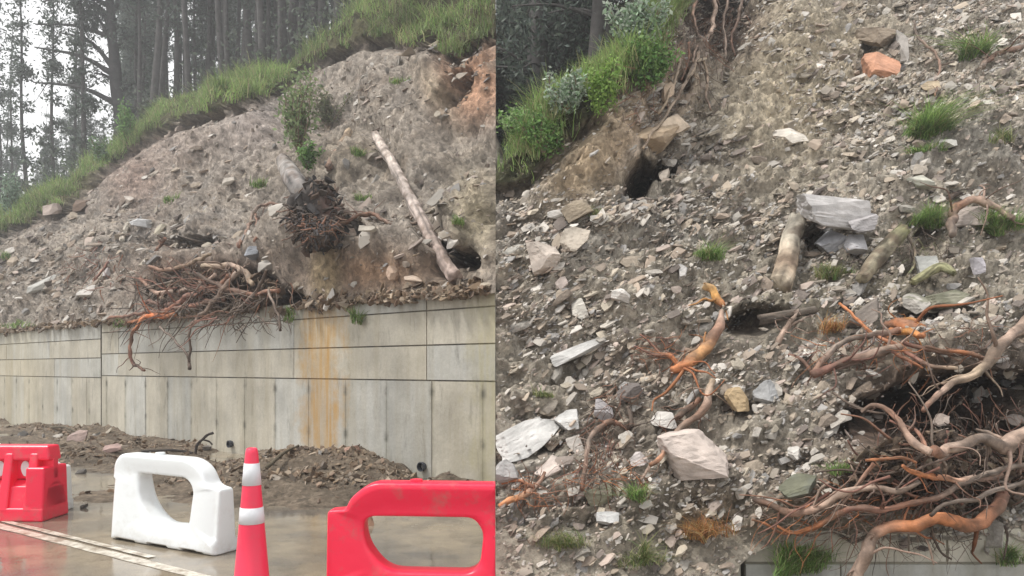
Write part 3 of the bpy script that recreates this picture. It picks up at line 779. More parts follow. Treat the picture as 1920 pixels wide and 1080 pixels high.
WHT, PNK, GRY, LGR, BRN, ORG, TAN = (.56, .53, .49), (.55, .47, .42), (.36, .35, .34), (.48, .47, .45), (.24, .18, .13), (.52, .27, .17), (.45, .36, .25)
HR = [
    (1300, 850, 132, 88, PNK, 'big pinkish white slab lying above the bottom left scree, topped by a pale root', .15, 1, .16),
    (992, 818, 130, 58, LGR, 'large light grey slab leaning at the lower left edge of the near slope', .5, 2, .12),
    (1062, 787, 50, 36, LGR, 'flat grey stone touching the upper end of the large leaning slab', .1, 3, .08),
    (1032, 882, 58, 34, PNK, 'pale pink stone tilted up just below the large leaning slab', .7, 4, .08),
    (950, 885, 44, 50, GRY, 'grey block at the left edge below the large leaning slab', .3, 5, .06),
    (1090, 655, 125, 24, LGR, 'long thin pale slab lying diagonally left of the orange broken root', .42, 6, .08),
    (1020, 482, 60, 62, (.52, .45, .39), 'blocky pale boulder with a pink side near the left edge', .2, 7, .12),
    (1076, 452, 52, 50, (.40, .35, .29), 'square tan boulder touching the blocky pale boulder', -.3, 8, .12),
    (1080, 394, 58, 36, (.27, .22, .16), 'brown wedge shaped boulder below the ochre soil shoulder', .5, 9, .1),
    (1042, 402, 36, 20, WHT, 'small bright white stone beside the brown wedge boulder', .3, 10, .06),
    (1052, 532, 24, 24, PNK, 'small pink stone under the blocky pale boulder', .2, 11, .05),
    (1478, 258, 66, 40, (.60, .55, .48), 'cream boulder alone on the tan upper slope', .1, 12, .15),
    (1645, 132, 64, 62, ORG, 'rust orange boulder near the top of the slope', -.5, 13, .2),
    (1640, 72, 66, 44, (.25, .2, .15), 'dark brown block directly above the rust orange boulder', -.1, 14, .2),
    (1690, 92, 26, 90, (.36, .33, .3), 'upright grey slab standing beside the rust orange boulder', -.15, 15, .15),
    (1743, 165, 34, 22, TAN, 'flat tan stone under the thin bare twig', 0, 16, .08),
    (1760, 62, 26, 22, (.5, .46, .42), 'pale stone above the thin bare twig', 0, 17, .08),
    (1562, 402, 138, 58, (.50, .48, .47), 'wide grey capstone slab resting over a dark hollow mid slope', -.12, 18, .30),
    (1612, 418, 60, 40, (.36, .34, .34), 'darker grey stone under the right end of the wide capstone', .2, 19, .25),
    (1558, 456, 56, 44, (.33, .33, .35), 'bluish grey stone in the hollow under the wide capstone', .5, 20, .15),
    (1602, 458, 48, 40, (.38, .37, .38), 'grey stone right of the bluish stone under the capstone', .1, 21, .12),
    (1165, 553, 38, 26, WHT, 'bright white stone in the middle of the left scree', -.3, 22, .06),
    (1085, 580, 30, 40, (.55, .52, .46), 'upright pale stone left of the bright white scree stone', .3, 23, .06),
    (1280, 508, 18, 34, (.48, .46, .44), 'small upright grey stone left of the short dark grass tuft', 0, 24, .05),
    (1243, 788, 46, 34, WHT, 'white stone just up the slope from the big pinkish slab', .2, 25, .06),
    (1130, 770, 46, 34, (.45, .42, .42), 'grey pink stone right of the flat grey stone', -.5, 26, .08),
    (1382, 748, 48, 46, (.46, .34, .2), 'ochre brown block over a small dark gap', 0, 27, .12),
    (1434, 735, 46, 42, (.30, .3, .3), 'grey stone right of the ochre brown block', .2, 28, .08),
    (1490, 850, 24, 22, WHT, 'small white stone alone on the scree left of the root tangle', .2, 29, .05),
    (1497, 912, 84, 36, (.15, .155, .12), 'dark mossy green slab above the lowest left root', .3, 30, .10),
    (1625, 590, 90, 34, (.21, .18, .155), 'flat dark brown rock above the middle orange roots', .6, 31, .12),
    (1712, 568, 44, 46, (.45, .42, .38), 'pale topped stone at the front of the mossy stones', -.1, 32, .15),
    (1785, 562, 100, 42, (.26, .25, .19), 'long mossy rock behind the orange broken stump', .05, 33, .12),
    (1812, 408, 56, 40, (.42, .36, .32), 'pinkish tan stone under the arched brown root', 0, 34, .10),
    (1776, 268, 26, 22, (.58, .56, .52), 'white stone at the right foot of the large grass tuft', .2, 35, .06),
    (1720, 342, 56, 30, (.48, .47, .40), 'pale greenish flat stone below the large grass tuft', .1, 36, .07),
    (1245, 330, 28, 22, (.44, .38, .32), 'tan stone lying in the mouth of the dark hole', .4, 37, .05),
    (1140, 972, 44, 26, (.5, .5, .49), 'grey white stone in the lowest left scree', -.1, 38, .05),
    (1128, 930, 60, 44, (.22, .21, .15), 'olive brown slab below the fibrous root tuft', .4, 39, .06),
    (1196, 862, 34, 24, (.52, .47, .45), 'pale stone left of the big pinkish slab', .5, 40, .06),
    (1735, 500, 40, 40, (.34, .34, .32), 'grey rounded rock above the pale topped stone', 0, 41, .08),
    (1835, 500, 30, 34, (.38, .36, .38), 'grey lilac stone below the right grass fringe', 0, 42, .08),
    (1080, 840, 30, 44, (.46, .42, .38), 'narrow pale stone beside the fibrous root tuft', .3, 43, .06),
    (965, 470, 50, 22, (.4, .38, .34), 'flat pale stone at the left edge of the near slope', .3, 44, .06),
    (1180, 735, 50, 30, (.15, .13, .12), 'dark angular rock above the fibrous root tuft', .4, 45, .08),
    (1232, 258, 110, 56, (.42, .32, .22), 'large angular brown block overhanging the dark hole under the scarp', .35, 47, .35),
    (1262, 238, 60, 40, (.52, .42, .32), 'tan jointed block on the uphill end of the large overhanging block', .6, 48, .35),
    (1250, 175, 40, 26, (.50, .38, .28), 'peach coloured clod wedged between the soil ribs', .6, 46, .15),
]
for (u, v, w, h, c_, lab, ln, sd, lf) in HR:
    heroR(u, v, w, h, c_, lab, ln, sd, lf, moss=.8 if 'mossy' in lab else 0, flat=.5)
HL = [
    (168, 547, 36, 22, WHT, 'bright white rock on the scree just above the wall left part', .1, 51),
    (262, 418, 38, 18, (.5, .5, .5), 'pale grey capstone on the left slope beside the short leaning trunk', -.1, 52),
    (82, 533, 62, 18, (.42, .41, .38), 'long light slab lying diagonally on the far left scree', .5, 53),
    (154, 386, 24, 26, (.17, .12, .09), 'dark brown boulder under the grassy edge at far left', .3, 54),
    (243, 374, 18, 14, (.5, .45, .4), 'small pale stone right of the dark brown boulder', .1, 55),
    (738, 512, 28, 28, (.45, .33, .25), 'tan upright rock above the wall left of the leaning log foot', .2, 56),
    (776, 524, 40, 14, (.5, .4, .32), 'flat tan rock near the foot of the leaning log', -.3, 57),
    (100, 395, 26, 22, (.4, .33, .29), 'tan boulder left of the dark brown boulder', .3, 58),
    (475, 475, 30, 26, (.22, .23, .25), 'blue grey boulder on top of the root tangle over the wall', 0, 59),
    (205, 510, 22, 16, (.42, .39, .38), 'grey stone left of the reddish root tangle', .2, 60),
    (690, 430, 34, 12, (.46, .42, .36), 'pale flat stone right of the dark upturned root plate', -.1, 61),
    (600, 465, 26, 10, (.4, .38, .3), 'flat stone under the dark upturned root plate', .1, 62),
    (430, 340, 26, 14, (.42, .38, .33), 'pale stone left of the grey tipped trunk', .3, 63),
    (300, 430, 14, 26, (.42, .38, .3), 'slim tilted stone right of the pale grey capstone', -.5, 64),
]
for (u, v, w, h, c_, lab, ln, sd) in HL: heroL(u, v, w, h, c_, lab, ln, sd)


def ground_rock(u, v, wp, hp, colr, label, seed):
    p = gd(u, v); z = mudz(p[0], p[1]); sc = p[1] / FPX
    hero_rock('rock', (p[0], p[1], z + hp * sc * .35), wp * sc, hp * sc, colr, label, .2, seed)


for a in [(150, 842, 34, 24, (.36, .27, .24), 'pinkish block in the mud at the wall foot behind the red barrier', 71),
          (212, 857, 32, 16, (.40, .28, .25), 'flat pink rock in the mud above the white barrier left end', 72),
          (152, 888, 18, 9, (.10, .09, .08), 'dark stone in the wet mud right of the left red barrier', 73),
          (157, 953, 12, 8, (.08, .07, .06), 'small dark stone between the red and white barriers', 74),
          (692, 985, 16, 26, (.42, .26, .18), 'orange brown stone seen at the left inside the red barrier hole', 75),
          (660, 893, 34, 14, (.42, .26, .2), 'flat reddish rock on the mud mound against the wall', 76)]: ground_rock(*a)

# countable loose rocks: one mesh per shape, copied
rock_protos = []
for i in range(12):
    rs = np.random.RandomState(200 + i); V, F = hull_proto(rs, 14, rs.uniform(.35, .65), rs.uniform(1.1, 1.7))
    bm = bmesh.new(); vs = [bm.verts.new(v) for v in V]
    for f in F: bm.faces.new([vs[j] for j in f])
    bmesh.ops.subdivide_edges(bm, edges=bm.edges, cuts=1); bmesh.ops.triangulate(bm, faces=bm.faces); bm.verts.index_update()
    V = A([v.co[:] for v in bm.verts]); F = A([[v.index for v in f.verts] for f in bm.faces]); bm.free()
    V = V + .07 * np.stack([fbm(V, 2.5, 2, seed=i), fbm(V, 2.5, 2, seed=i + 20), fbm(V, 2.5, 2, seed=i + 40)], -1)
    me_o = mk('rock', V, F, M_ROCK, col=np.broadcast_to(ROCKC[i % len(ROCKC)] * rs.uniform(.9, 1.15), V.shape)); rock_protos.append(me_o.data); bpy.data.objects.remove(me_o)


def place_rock(p, size, rs, label, group, jit=.30):
    o = bpy.data.objects.new('rock', rock_protos[rs.randint(0, 12)]); COL.objects.link(o)
    R = rotm(rs, 1, jit)[0]; o.matrix_world = Matrix.Translation(Vector(p)) @ Matrix(R.tolist()).to_4x4() @ Matrix.Diagonal((*(size * A(rs.uniform(.8, 1.2, 3)) * A([1.15, 1, .75])), 1))
    tag(o, label, 'rock', group); return o


def dens_R(u, v):
    d = .9 * np.ones_like(u)
    d = d * (1 - .93 * gauss(u, v, 1110, 290, 120, 80, -.75, 3)) * (1 - .85 * gauss(u, v, 1330, 100, 110, 130, .4, 3)) * (1 - .75 * gauss(u, v, 1430, 200, 90, 130, .6, 3))
    d = d * (1 - .92 * gauss(u, v, 1790, 800, 200, 110, 0, 4)) * (1 - .6 * gauss(u, v, 1300, 985, 330, 60, 0, 3)) * (1 - .5 * gauss(u, v, 1540, 60, 80, 80))
    d = d * (1 - .6 * gauss(u, v, 1180, 800, 60, 60))
    d = d + .35 * gauss(u, v, 1100, 560, 170, 150, 0, 3) + .4 * gauss(u, v, 1800, 320, 150, 80) + .3 * gauss(u, v, 1450, 790, 70, 90)
    d = d * (1 - .97 * gauss(u, v, 1212, 330, 44, 40, 0, 4))
    return np.clip(d * (v > grassR(u) + 12), 0, 1)


def zone_label_R(u, v):
    if u < 1250:
        return ('angular pale rock among the left scree of the near slope', 'loose rocks on the left scree of the near slope') if v < 700 else ('angular rock in the lower left corner of the near slope', 'loose rocks low on the left of the near slope')
    if u < 1600:
        return ('broken rock on the tan upper middle of the near slope', 'loose rocks high in the middle of the near slope') if v < 480 else ('broken grey rock among the roots in the middle of the near slope', 'loose rocks among the middle roots')
    return ('broken shale rock on the upper right of the near slope', 'loose rocks on the upper right of the near slope') if v < 520 else ('rock near the orange roots on the lower right', 'loose rocks near the lower right roots')


LMR = [(1300, 850, 'big pinkish slab'), (992, 818, 'large leaning grey slab'), (1090, 655, 'long thin pale slab'), (1020, 482, 'blocky pale boulder'), (1080, 394, 'brown wedge boulder'), (1478, 258, 'cream boulder'),
       (1645, 100, 'rust orange boulder'), (1562, 402, 'wide capstone slab'), (1165, 553, 'bright white scree stone'), (1382, 748, 'ochre brown block'), (1715, 568, 'mossy stones'), (1745, 235, 'largest grass tuft'),
       (1832, 92, 'highest grass tuft'), (1790, 400, 'arched brown root'), (1310, 640, 'curved peeled orange root'), (1640, 660, 'broken orange stump'), (1120, 850, 'fibrous root mass'), (1497, 912, 'dark mossy slab'),
       (1215, 340, 'dark hole'), (1480, 1035, 'long hanging grass'), (1475, 610, 'forked pale root'), (1325, 470, 'short dark tuft'), (1140, 972, 'lowest grey white stone'), (1690, 960, 'lowest root tangle'), (1300, 100, 'dangling scarp roots')]
LML = [(168, 547, 'bright white rock'), (262, 418, 'pale capstone'), (82, 533, 'long light slab'), (154, 386, 'dark brown boulder'), (585, 400, 'upturned root plate'), (704, 255, 'upper end of the long log'), (780, 400, 'middle of the long log'),
       (853, 520, 'foot of the long log'), (322, 372, 'lone green tuft'), (400, 545, 'root tangle over the wall'), (475, 430, 'dark bent root'), (560, 215, 'green sapling'), (750, 150, 'high dark tuft'), (100, 290, 'grassy edge')]


def near_label(u, v, px, LM, kind, where):
    d_, k = min(((u - a) ** 2 + (v - b) ** 2, i) for i, (a, b, _) in enumerate(LM)); a, b, nm = LM[k]; d_ = math.sqrt(d_); du, dv = u - a, v - b
    size = 'small' if px < 12 else ('middling' if px < 16 else 'bigger')
    dr = ('right of' if du > 0 else 'left of') if abs(du) > 1.3 * abs(dv) else (('below' if dv > 0 else 'above') if abs(dv) > 1.3 * abs(du) else (('down' if dv > 0 else 'up') + (' and right of' if du > 0 else ' and left of')))
    return f"{size} {kind} {'just ' if d_ < 60 else ('well ' if d_ > 110 else '')}{dr} the {nm}, {where} slope"


rs = np.random.RandomState(42)
n_ = 0
while n_ < 165:
    u, v = rs.uniform(945, 1915), rs.uniform(40, 1040)
    if rs.uniform() > dens_R(A([u]), A([v]))[0] or any(abs(u - h[0]) < h[2] * .6 and abs(v - h[1]) < h[3] * .7 for h in HR): continue
    px = (7 + 13 * rs.uniform() ** 2) * (1.1 if v > 450 else .8); p = surfR(u, v, .02); size = px * p[1] / FPX
    if p[0] < size * 1.3: continue
    lab, grp = zone_label_R(u, v); place_rock(p, size, rs, near_label(u, v, px, LMR, 'rock', 'near'), grp); n_ += 1
n_ = 0
while n_ < 85:
    u, v = rs.uniform(5, 915), rs.uniform(120, 600)
    if v < grassL(u) + 25 or abs(v - 530) < 60 and 250 < u < 570 and rs.uniform() < .8: continue
    if v > 545 and u > 560 or rs.uniform() > .35 + .65 * (u < 450): continue
    px = rs.uniform(5, 10); p = surfL(u, v, .03); size = px * p[1] / FPX
    if p[0] > -size * 1.3: continue
    place_rock(p, size, rs, near_label(u, v, px * 1.9, LML, 'rock', 'far'), 'loose rocks on the far slope left part' if u < 450 else 'loose rocks on the far slope right part'); n_ += 1
n_ = 0
while n_ < 34:
    u = rs.uniform(10, 830); p = None; x = u
    vb = 690 + 1400 * 1.6 / (7.727 / (NY + NX * (u - U0) / FPX)); v = vb + abs(rs.normal(0, 28)) + 4
    p2 = gd(u, v); z = mudz(*p2)
    if z < .02: continue
    size = rs.uniform(4, 9) * p2[1] / FPX
    place_rock((p2[0], p2[1], z + size * .25), size, rs, 'muddy rock in the debris at the foot of the tall wall', 'rocks in the debris at the wall foot', .8); n_ += 1


# uncountable small stuff
def pick(Parr, uarr, varr, w, n, rs):
    w = np.clip(w, 0, None).ravel(); w = w / w.sum(); I = rs.choice(len(w), n, p=w)
    return I


def vert_area(P):
    du = np.linalg.norm(np.gradient(P, axis=0), axis=-1); dv = np.linalg.norm(np.gradient(P, axis=1), axis=-1); return du * dv


pu, pv = proj(PR0); arR = vert_area(PR0) * (pv < 1110) * (pu < 2200) * (np.indices(pu.shape)[1] < 425)
rs = np.random.RandomState(9)
for (n, s0, s1, jit, mul) in ((23000, .022, .10, .28, 1.12), (60000, .011, .034, .36, 1.06), (36000, .005, .013, .8, .9)):
    I = pick(PR0, pu, pv, arR * (dens_R(pu, pv) + (.05 if s1 < .05 else .0)) * (.28 + 1.0 * ss(-.3, .4, fbm(PR0 * A([.7, 1, 1.2]), 1.3, 4, seed=41))) * (PR0[..., 1] ** (-1.4)), n, rs)
    P = PR.reshape(-1, 3)[I] + rs.normal(size=(n, 3)) * .02
    sz = s0 + (s1 - s0) * rs.uniform(0, 1, n) ** 4
    sz *= (P[:, 1] / 8) ** .6
    P += A([0, .12, -.05]) * sz[:, None] * rs.uniform(-.6, 1.2, n)[:, None]; keep = P[:, 0] > sz * 1.6; P, sz = P[keep], sz[keep]
    V, F, C_ = scatter(P, sz, rs, jit, mul * 1.0)
    if s0 == .022: acc = [(V, F, C_)]
    else: acc.append((V, F, C_))
V, F, C_ = join(acc)
tag(mk('scree', V, F, M_ROCK, col=C_), 'loose broken shale and gravel covering the near slope', 'scree', kind='stuff')
pu, pv = proj(PL0); arL = vert_area(PL0) * (RR.shape[0] > 0)
okL = (pv > grassL(pu) + 8) & (pu > -150)
dL = .5 + 1.4 * gauss(pu, pv, 130, 510, 230, 90, 0, 3) - .35 * gauss(pu, pv, 500, 240, 150, 70) + .3 * gauss(pu, pv, 700, 350, 120, 100)
dL = dL * (1 - .75 * gauss(pu, pv, 400, 530, 160, 45, 0, 4))
acc = []
for (n, s0, s1, jit) in ((9000, .06, .22, .36), (42000, .022, .07, .5), (42000, .012, .03, .8)):
    I = pick(PL0, pu, pv, arL * okL * dL * (.3 + ss(-.4, .6, fbm(PL0, .7, 3, seed=43))) * PL0[..., 1] ** -1.0, n, rs)
    P = PL.reshape(-1, 3)[I] + rs.normal(size=(n, 3)) * .04; sz = s0 + (s1 - s0) * rs.uniform(0, 1, n) ** 2; P[:, 2] += sz * .1
    keep = P[:, 0] < -sz * 1.6; P, sz = P[keep], sz[keep]; acc.append(scatter(P, sz, rs, jit, .88))
n = 2600; ii = rs.randint(0, PL.shape[0], n); jj = rs.randint(0, 13, n); P = PL[ii, jj] + rs.normal(size=(n, 3)) * A([.04, .04, .012]) - A([NX, NY, 0]) * rs.uniform(0, .05, n)[:, None]
sz = .02 + .09 * rs.uniform(0, 1, n) ** 2.5; keep = P[:, 0] < -sz * 1.6; P, sz = P[keep], sz[keep]; acc.append(scatter(P, sz, rs, .9, .9, MUDC))
V, F, C_ = join(acc)
tag(mk('scree', V, F, M_ROCKF, col=C_), 'loose stones covering the far slope above the tall wall', 'scree', kind='stuff')
hh = np.clip(Pm[:, 2] - .0, 0, .1) * (.1 + ss(-.1, .5, fbm(Pm, 1.3, 3, seed=44))) * (Pm[:, 1] > 5.4) * (Pm[:, 0] < -.1); I = rs.choice(len(hh), 6500, p=hh / hh.sum())
P = Pm[I] + rs.normal(size=(len(I), 3)) * A([.03, .03, 0]); sz = .008 + .06 * rs.uniform(0, 1, len(I)) ** 5; P[:, 2] += sz * .3
V, F, C_ = scatter(P, sz, rs, .9, .9, MUDC)
tag(mk('rubble', V, F, M_ROCK, col=C_), 'small muddy stones spread along the wall foot', 'rubble', kind='stuff')

# ------------------------------------------------------------------ roots and logs
OR, OB, PB, RB, DB, TB, GB = (.47, .19, .085), (.25, .13, .085), (.38, .275, .215), (.24, .12, .09), (.085, .06, .045), (.40, .31, .22), (.24, .19, .155)


def root_mesh(name, pts, rpx, cols, side, parent, lift=.12, mat=None, lump=.26, seed=0, sides=12, sub=10, jit=.9, bark=False, straight=False):
    surf = surfR if side == 'R' else surfL
    rs_ = np.random.RandomState(seed + 1); W_ = []
    n = len(pts); rp = np.interp(np.linspace(0, 1, n), np.linspace(0, 1, len(rpx)), rpx)
    lf = lift if isinstance(lift, (list, tuple)) else [lift]; lf = np.interp(np.linspace(0, 1, n), np.linspace(0, 1, len(lf)), lf)
    ys = [surf(u, v, l)[1] for (u, v), l in zip(pts, lf)]
    for _ in range(2): ys = [ys[0]] + [(ys[i - 1] + 2 * ys[i] + ys[i + 1]) / 4 for i in range(1, n - 1)] + [ys[-1]]
    if straight:
        q = np.linspace(0, 1, n); inv = 1 / ys[0] * (1 - q) + 1 / ys[-1] * q; gap = max(1 / (surf(u, v, .06)[1]) - k for (u, v), k in zip(pts[1:-1], inv[1:-1])) if n > 2 else 0
        ys = list(1 / (inv + max(0, gap) * (.25 + .75 * np.sin(q * math.pi))))
    for (u, v), y in zip(pts, ys): W_.append(ray(u, v, y))
    W_ = A(W_); R = rp * W_[:, 1] / FPX
    P = catmull(np.hstack([W_, R[:, None]]), sub); R = np.maximum(P[:, 3], .002) * .80; P = P[:, :3]
    P = P + np.stack([fbm(P, 4, 2, seed=seed + k) for k in range(3)], -1) * (R.mean() * jit + .004)
    V, F = tube(P, R, sides, lump, seed, bark)
    cs = A(cols if isinstance(cols[0], (list, tuple)) else [cols]); t = np.linspace(0, 1, len(P)); cc = np.stack([np.interp(t, np.linspace(0, 1, len(cs)), cs[:, k]) for k in range(3)], -1)
    ct = np.vstack([np.repeat(cc, sides, axis=0), cc[0], cc[-1]]); ll = np.linspace(0, 1, len(P)) * len(pts); an_ = np.arange(sides) / sides * 2 * math.pi
    st = fbm(np.stack([np.cos(an_)[None] * 3 + ll[:, None] * .1, np.sin(an_)[None] * 3 + 0 * ll[:, None], ll[:, None] * .8 + 0 * an_[None]], -1), 1.0, 3, seed=seed).ravel(); st = np.append(st, [0, 0])
    ct = ct * (1 + .7 * st + .25 * fbm(V, 20, 3, seed=seed))[:, None]
    dk = ss(-.1, .6, fbm(V, 6, 4, seed=seed + 5) + np.append(st[:-2], [0, 0]) * .5)[:, None] * .7; ct = ct * (1 - dk) + A([.13, .09, .065]) * dk
    if not bark and sides > 6:
        parts = [(V, F, np.clip(ct, .02, 1))]; L_ = len(P)
        for k in range(int(3 + L_ / 12)):
            i = rs_.randint(2, L_ - 2); tg = P[min(i + 2, L_ - 1)] - P[i - 2]; tg = tg / (np.linalg.norm(tg) + 1e-9); dr = tg * rs_.uniform(-.2, 1) + rs_.normal(size=3) * .75; dr[1] -= .25; dr /= np.linalg.norm(dr)
            ln = R[i] * rs_.uniform(5, 18); pts_ = [P[i]]
            for q in range(4):
                dr = dr + rs_.normal(size=3) * .38 + A([0, 0, -.12]); dr /= np.linalg.norm(dr); pts_.append(pts_[-1] + dr * ln / 4)
            B_ = catmull(pts_, 4); r0_ = R[i] * rs_.uniform(.18, .42); Vb, Fb = tube(B_, np.linspace(r0_, r0_ * .3, len(B_)), 5, .2, seed + k)
            parts.append((Vb, Fb, cc[i] * A([.75, .72, .72]) * rs_.uniform(.6, 1.1)))
        V, F, ct = join(parts)
    return mk(name, V, F, mat or M_ROOT, parent=parent, col=np.clip(ct, .02, 1), smooth=True, origin=None if parent else P[0])


def fine_roots(name, side, n, region, r, colrs, parent, seed=0, length=(40, 120), lift=(.02, .25), droop=.2, dirr=0, spread=.7, wander=.35):
    """many thin fibres inside an elliptical pixel region (cu,cv,ru,rv)"""
    rs_ = np.random.RandomState(seed); parts = []; cu, cv, ru, rv = region; surf = surfR if side == 'R' else surfL
    for i in range(n):
        a, q = rs_.uniform(0, 2 * math.pi), math.sqrt(rs_.uniform()); u, v = cu + ru * q * math.cos(a), cv + rv * q * math.sin(a)
        th = dirr + rs_.normal(0, spread); ln = rs_.uniform(*length); pts = []; l = rs_.uniform(*lift); y0 = surf(u, v, l)[1]; k = 5
        for j in range(k):
            th += rs_.normal(0, wander); pts.append(ray(u, v, y0 - rs_.uniform(0, .03))); u += math.cos(th) * ln / k; v += math.sin(th) * ln / k + droop * ln / k * j / k
        P = catmull(pts, 4); R = np.linspace(1, .35, len(P)) * r * rs_.uniform(.5, 1.6)
        if side == 'R' and P[:, 0].min() < .02 or side == 'L' and P[:, 0].max() > -.02: continue
        V, F = tube(P, R, 4); parts.append((V, F, A(colrs[rs_.randint(len(colrs))]) * rs_.uniform(.7, 1.3)))
    V, F, C_ = join(parts); o = mk(name, V, F, M_ROOT, parent=parent, col=C_, smooth=True, origin=None if parent else V[0])
    return o


def root_thing(base, side, label, specs, fine=(), name='uprooted_roots', cat='roots'):
    p = (surfR if side == 'R' else surfL)(*base); th = thing(name, tuple(p), label, cat)
    for i, sp in enumerate(specs):
        pts, rpx, cols = sp[:3]; lift = sp[3] if len(sp) > 3 else .15
        root_mesh('root', pts, rpx, cols, side, th, lift, seed=int(base[0]) + i * 7)
    if name == 'uprooted_roots' and len(specs) > 14:
        cu, cv, ru, rv, cn_, sz_1 = (1780, 885, 190, 75, 1500, .06) if side == 'R' else (400, 545, 130, 38, 700, .13)
        rq = np.random.RandomState(int(base[0])); surf = surfR if side == 'R' else surfL; Pq = []
        while len(Pq) < cn_:
            q = rq.uniform(-1, 1, 2)
            if q @ q < 1: Pq.append(surf(cu + q[0] * ru, cv + q[1] * rv, rq.uniform(-.1, .22) if side == 'R' else rq.uniform(0, .6)))
        Pq = A(Pq); Vq, Fq_, Cq = scatter(Pq, sz_1 * (.2 + .8 * rq.uniform(0, 1, cn_) ** 2), rq, 1.0, 1.0, A([[.12, .085, .06], [.17, .12, .085], [.09, .065, .05], [.23, .18, .13]]))
        mk('soil_clods', Vq, Fq_, M_SOIL, parent=th, col=Cq)['kind'] = 'stuff'
    for i, f in enumerate(fine):
        o = fine_roots('fine_roots', side, f[0], f[1], f[2], f[3], th, seed=int(base[0]) + 50 + i, **(f[4] if len(f) > 4 else {})); o['kind'] = 'stuff'
    return th


root_thing((1800, 860), 'R', 'large tangle of orange and brown tree roots hanging over the low wall at lower right', [
    ([(1596, 1100), (1622, 1062), (1638, 1022), (1658, 998), (1700, 990), (1750, 978), (1800, 985), (1845, 984), (1868, 955), (1885, 905), (1900, 860)], [15, 15, 13, 14, 15, 16, 14, 10], [PB, PB, OR, OR, OB, RB], [.45, .5, .5, .45, .3, .1]),
    ([(1960, 800), (1915, 822), (1880, 836), (1845, 832), (1800, 840), (1758, 852), (1740, 845)], [20, 17, 15, 12, 10, 12], [PB, PB, GB, PB, OB], [.5, .55, .5]),
    ([(1745, 848), (1712, 822), (1682, 788), (1655, 765), (1630, 758), (1612, 770)], [9, 7, 5, 4], [PB, OB, PB], [.5, .4]),
    ([(1740, 846), (1722, 812), (1690, 800), (1668, 790)], [5, 3], [OB, RB], .45),
    ([(1900, 832), (1870, 818), (1850, 806), (1828, 800)], [6, 5, 3], [PB, GB], .5),
    ([(1965, 575), (1920, 612), (1880, 650), (1845, 682), (1800, 706), (1775, 725), (1752, 752), (1733, 772)], [15, 13, 11, 8, 5], [PB, PB, TB, PB, OB], [.3, .4, .5]),
    ([(1870, 660), (1850, 672), (1812, 662), (1765, 656), (1735, 650)], [7, 5, 3], [PB, OR, OB], .3),
    ([(1418, 933), (1448, 946), (1478, 958), (1528, 950), (1570, 930), (1612, 916), (1680, 914), (1720, 900)], [6, 9, 10, 9, 7, 5], [DB, OB, PB, PB, GB], [.15, .3, .3]),
    ([(1455, 985), (1490, 998), (1520, 986), (1570, 966), (1600, 955), (1650, 958), (1700, 945), (1760, 930), (1800, 905), (1860, 886), (1930, 870)], [3, 6, 7, 7, 6, 7, 7], [OR, OR, RB, OB, GB, GB], [.2, .4, .4]),
    ([(1690, 872), (1718, 888), (1760, 896), (1800, 900), (1850, 895), (1930, 880)], [4, 7, 7, 6], [OR, OR, PB, RB], .35),
    ([(1745, 968), (1770, 950), (1830, 936), (1880, 915), (1940, 900)], [4, 5, 6, 5], [DB, GB, GB], .5),
    ([(1640, 870), (1620, 895), (1595, 925), (1560, 960), (1540, 985)], [5, 4, 3], [OB, GB], .3),
    ([(1625, 862), (1655, 860), (1690, 858), (1720, 866)], [3, 4, 3], [OR, OR], .35),
    ([(1745, 985), (1750, 1010), (1765, 1035), (1785, 1048)], [3, 3, 2], [DB, DB], .45),
    ([(1410, 975), (1440, 985), (1470, 1000), (1500, 1000)], [2.5, 3, 3], [OR, OR, RB], .2),
    ([(1900, 930), (1930, 900), (1950, 880)], [8, 8], [DB, DB], .3),
    ([(1560, 735), (1590, 755), (1625, 770), (1660, 775)], [2.5, 3], [GB, DB], .2),
    ([(1760, 870), (1757, 900), (1752, 930)], [9, 7], [DB, DB], .3),
    ([(1650, 1000), (1690, 998), (1735, 1008), (1750, 1060)], [2, 2.5, 2], [GB, PB], .42),
    ([(1885, 985), (1890, 1010), (1880, 1050)], [3, 2], [DB, DB], .4),
], fine=[(26, (1790, 880, 130, 75), .011, [OB, RB, DB, GB, PB], dict(length=(100, 300), lift=(.05, .35), dirr=math.pi * .95, droop=.15, spread=.28, wander=.5)), (14, (1640, 930, 130, 40), .009, [OB, RB, GB, PB], dict(length=(70, 200), lift=(.05, .2), dirr=math.pi * .97, droop=.1, spread=.25, wander=.5)), (110, (1790, 900, 160, 60), .0035, [OB, RB, DB, GB], dict(length=(50, 160), lift=(.02, .3), dirr=math.pi * .93, spread=.45, wander=.55)),
         (120, (1790, 790, 160, 70), .0035, [DB, OB, GB, RB], dict(length=(30, 90), lift=(-.2, .3), dirr=1.5, droop=.5)),
         (110, (1590, 970, 150, 45), .003, [OB, OR, GB, PB], dict(length=(30, 110), lift=(.03, .3), dirr=math.pi * .95)),
         (60, (1690, 1010, 160, 25), .0025, [DB, GB], dict(length=(30, 80), lift=(.1, .4), dirr=1.5))])

